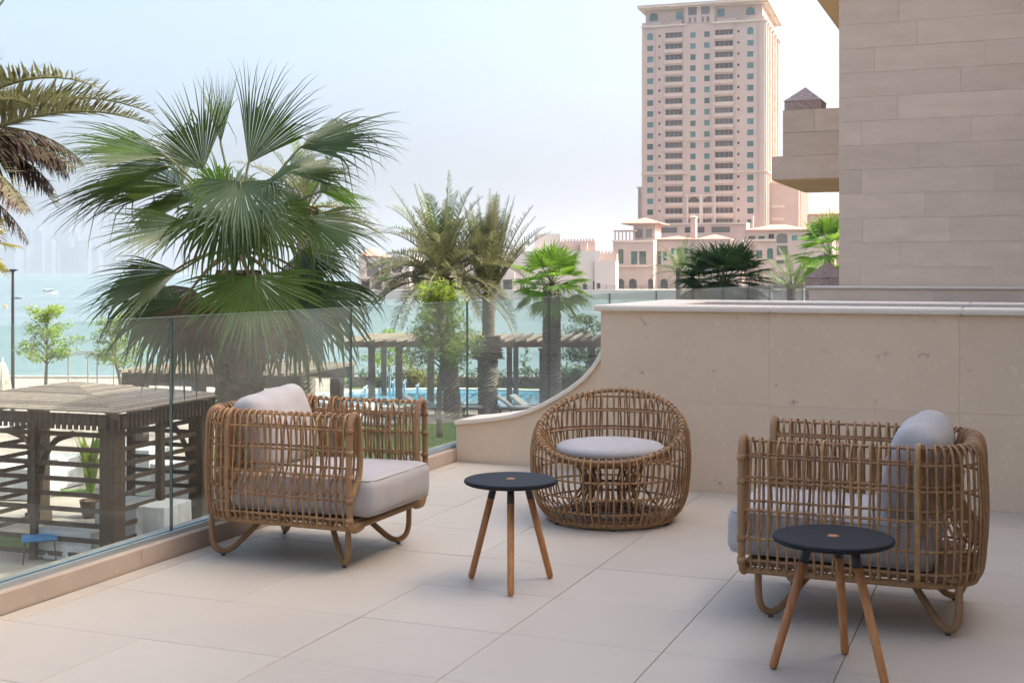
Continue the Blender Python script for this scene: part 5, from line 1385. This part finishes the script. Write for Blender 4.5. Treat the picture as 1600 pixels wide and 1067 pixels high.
# people-sized parasols are too small to read; boats on the open water
def boat(label, px, py, Lb, dark=False):
    d = (CAMZ - SEA) * F / (py - HY); r = thing('motor_boat', label, 'boat', Vector((px_x(px, d), d, SEA)), R(8))
    hm = mat('boat_hull', (.10, .10, .11) if dark else (.75, .74, .72), .4)
    t = MB(); n = 9; rows = []
    for i in range(n):
        f = i / (n - 1); x = -Lb / 2 + Lb * f; w = Lb * .16 * (1 - max(0, (f - .45) / .55) ** 2.2); sh = Lb * .12 + Lb * .07 * max(0, f - .3) ** 1.5
        rows.append([(x, -w, sh), (x, -w * .75, -.1), (x, w * .75, -.1), (x, w, sh)])
    vs = [p for r_ in rows for p in r_]; fs = [(0, 1, 2, 3)]
    for i in range(n - 1):
        for k in range(4): fs.append((i * 4 + k, i * 4 + 4 + k, i * 4 + 4 + (k + 1) % 4, i * 4 + (k + 1) % 4))
    t.add(vs, fs); t.build('hull', hm, r)
    if not dark:
        t = MB(); t.box(-Lb * .22, Lb * .10, -Lb * .11, Lb * .11, Lb * .12, Lb * .19); t.build('cabin', B['rec'], r)
        t = MB(); t.box(-Lb * .40, Lb * .18, -Lb * .13, Lb * .13, Lb * .30, Lb * .32); t.build('canopy', M['white_paint'], r)
        for x in (-.36, .14):
            for y in (-.11, .11):
                t = MB(); t.box(Lb * x - .06, Lb * x + .06, Lb * y - .06, Lb * y + .06, Lb * .12, Lb * .30); t.build('canopy_post', M['dark_metal'], r)
    else:
        t = MB(); t.box(-Lb * .2, Lb * .1, -Lb * .1, Lb * .1, Lb * .12, Lb * .2); t.build('cabin', hm, r)
boat('white motor boat with canopy out on the bay', 77, 459, 4.6)
boat('small dark boat floating behind the lamp post', 27, 467, 2.2, True)
bu = thing('buoy', 'tiny orange buoy floating on the bay', 'buoy', Vector((px_x(9, 240), 240, SEA)))
t = MB(); t.lathe([(0, -.2), (.3, -.1), (.38, .08), (.3, .25), (.1, .35), (.06, .6), (0, .62)], 14); t.build('float', mat('orange_paint', (.7, .22, .04), .5), bu, smooth=True)

# ---- hazy skyline across the bay
sk = mat('skyline_facade', (.11, .13, .15), .5, .08, .01)
skw = mat('skyline_glass', (.14, .18, .22), .2, .2, .02)
spec = [(-6, 30, 352, 'flat'), (16, 34, 368, 'flat'), (38, 52, 356, 'step'), (54, 68, 346, 'cone'), (66, 84, 376, 'flat'), (85, 100, 338, 'round'), (96, 112, 329, 'flat'), (112, 124, 350, 'cone'), (122, 140, 378, 'flat'), (138, 158, 384, 'step'), (160, 185, 390, 'flat'),
        (190, 215, 394, 'flat'), (216, 240, 386, 'step'), (-40, -8, 362, 'flat'), (24, 44, 384, 'flat'), (70, 96, 386, 'flat'), (104, 130, 388, 'flat')]
for k, (x0, x1, yt, kind) in enumerate(spec):
    d = 6600 + (k * 347) % 900; z1 = at(0, yt, d).z; w = px_x(x1, d) - px_x(x0, d); cx = px_x((x0 + x1) / 2, d)
    lab = {5: 'rounded top skyscraper beside the tallest slab on the hazy skyline', 6: 'tallest flat topped slab on the hazy skyline across the bay', 3: 'spire topped skyscraper between stepped and flat towers on the hazy skyline',
           7: 'spire topped skyscraper right beside the tallest slab on the hazy skyline', 2: 'stepped skyscraper next to a spire topped one on the hazy skyline'}.get(k, {'flat': 'plain flat topped tower fading into haze across the bay', 'step': 'low stepped tower fading into haze across the bay'}.get(kind))
    r = thing('skyscraper', lab, 'skyscraper', (cx, d, SEA + 2.5), 0, 'hazy skyline towers'); H = z1 - SEA - 2.5
    t = MB(); hw = w / 2
    if kind == 'round': t.lathe([(hw, 0), (hw, H * .8), (hw * .8, H * .92), (hw * .35, H * .99), (0, H)], 20)
    elif kind == 'cone': t.box(-hw, hw, -hw, hw, 0, H * .82); t.lathe([(hw * .9, H * .82), (hw * .3, H * .94), (hw * .06, H * .96), (0, H * 1.02)], 12)
    elif kind == 'step': t.box(-hw, hw, -hw, hw, 0, H * .7); t.box(-hw * .7, hw * .7, -hw * .7, hw * .7, H * .7, H * .9); t.box(-hw * .35, hw * .35, -hw * .35, hw * .35, H * .9, H)
    else: t.box(-hw, hw, -hw, hw, 0, H); t.box(-hw * .5, hw * .4, -hw * .5, hw * .5, H, H * 1.03)
    t.build('shaft', sk, r)
    t = MB()
    for j in range(4):
        a = -hw * .8 + j * hw * .42; t.box(a, a + hw * .26, -hw - 3, -hw - .5, H * .05, H * .66)
    if kind != 'round': t.build('glazing', skw, r)

# ------------------------------------------------------------------ haze over land and water
hz = bpy.data.materials.new('haze_air'); hz.use_nodes = True; nt = hz.node_tree
nt.nodes.remove(nt.nodes['Principled BSDF'])
pv = nt.nodes.new('ShaderNodeVolumePrincipled'); pv.inputs['Color'].default_value = (.97, .97, .98, 1); pv.inputs['Density'].default_value = .00023; pv.inputs['Anisotropy'].default_value = .75
nt.links.new(pv.outputs[0], nt.nodes['Material Output'].inputs['Volume'])
t = MB(); t.box(-6200, 6200, -90, 9700, SEA - 2.5, 350)
o = t.build('haze', hz); tag(o, 'thin pale haze over the bay', 'haze', kind='stuff')
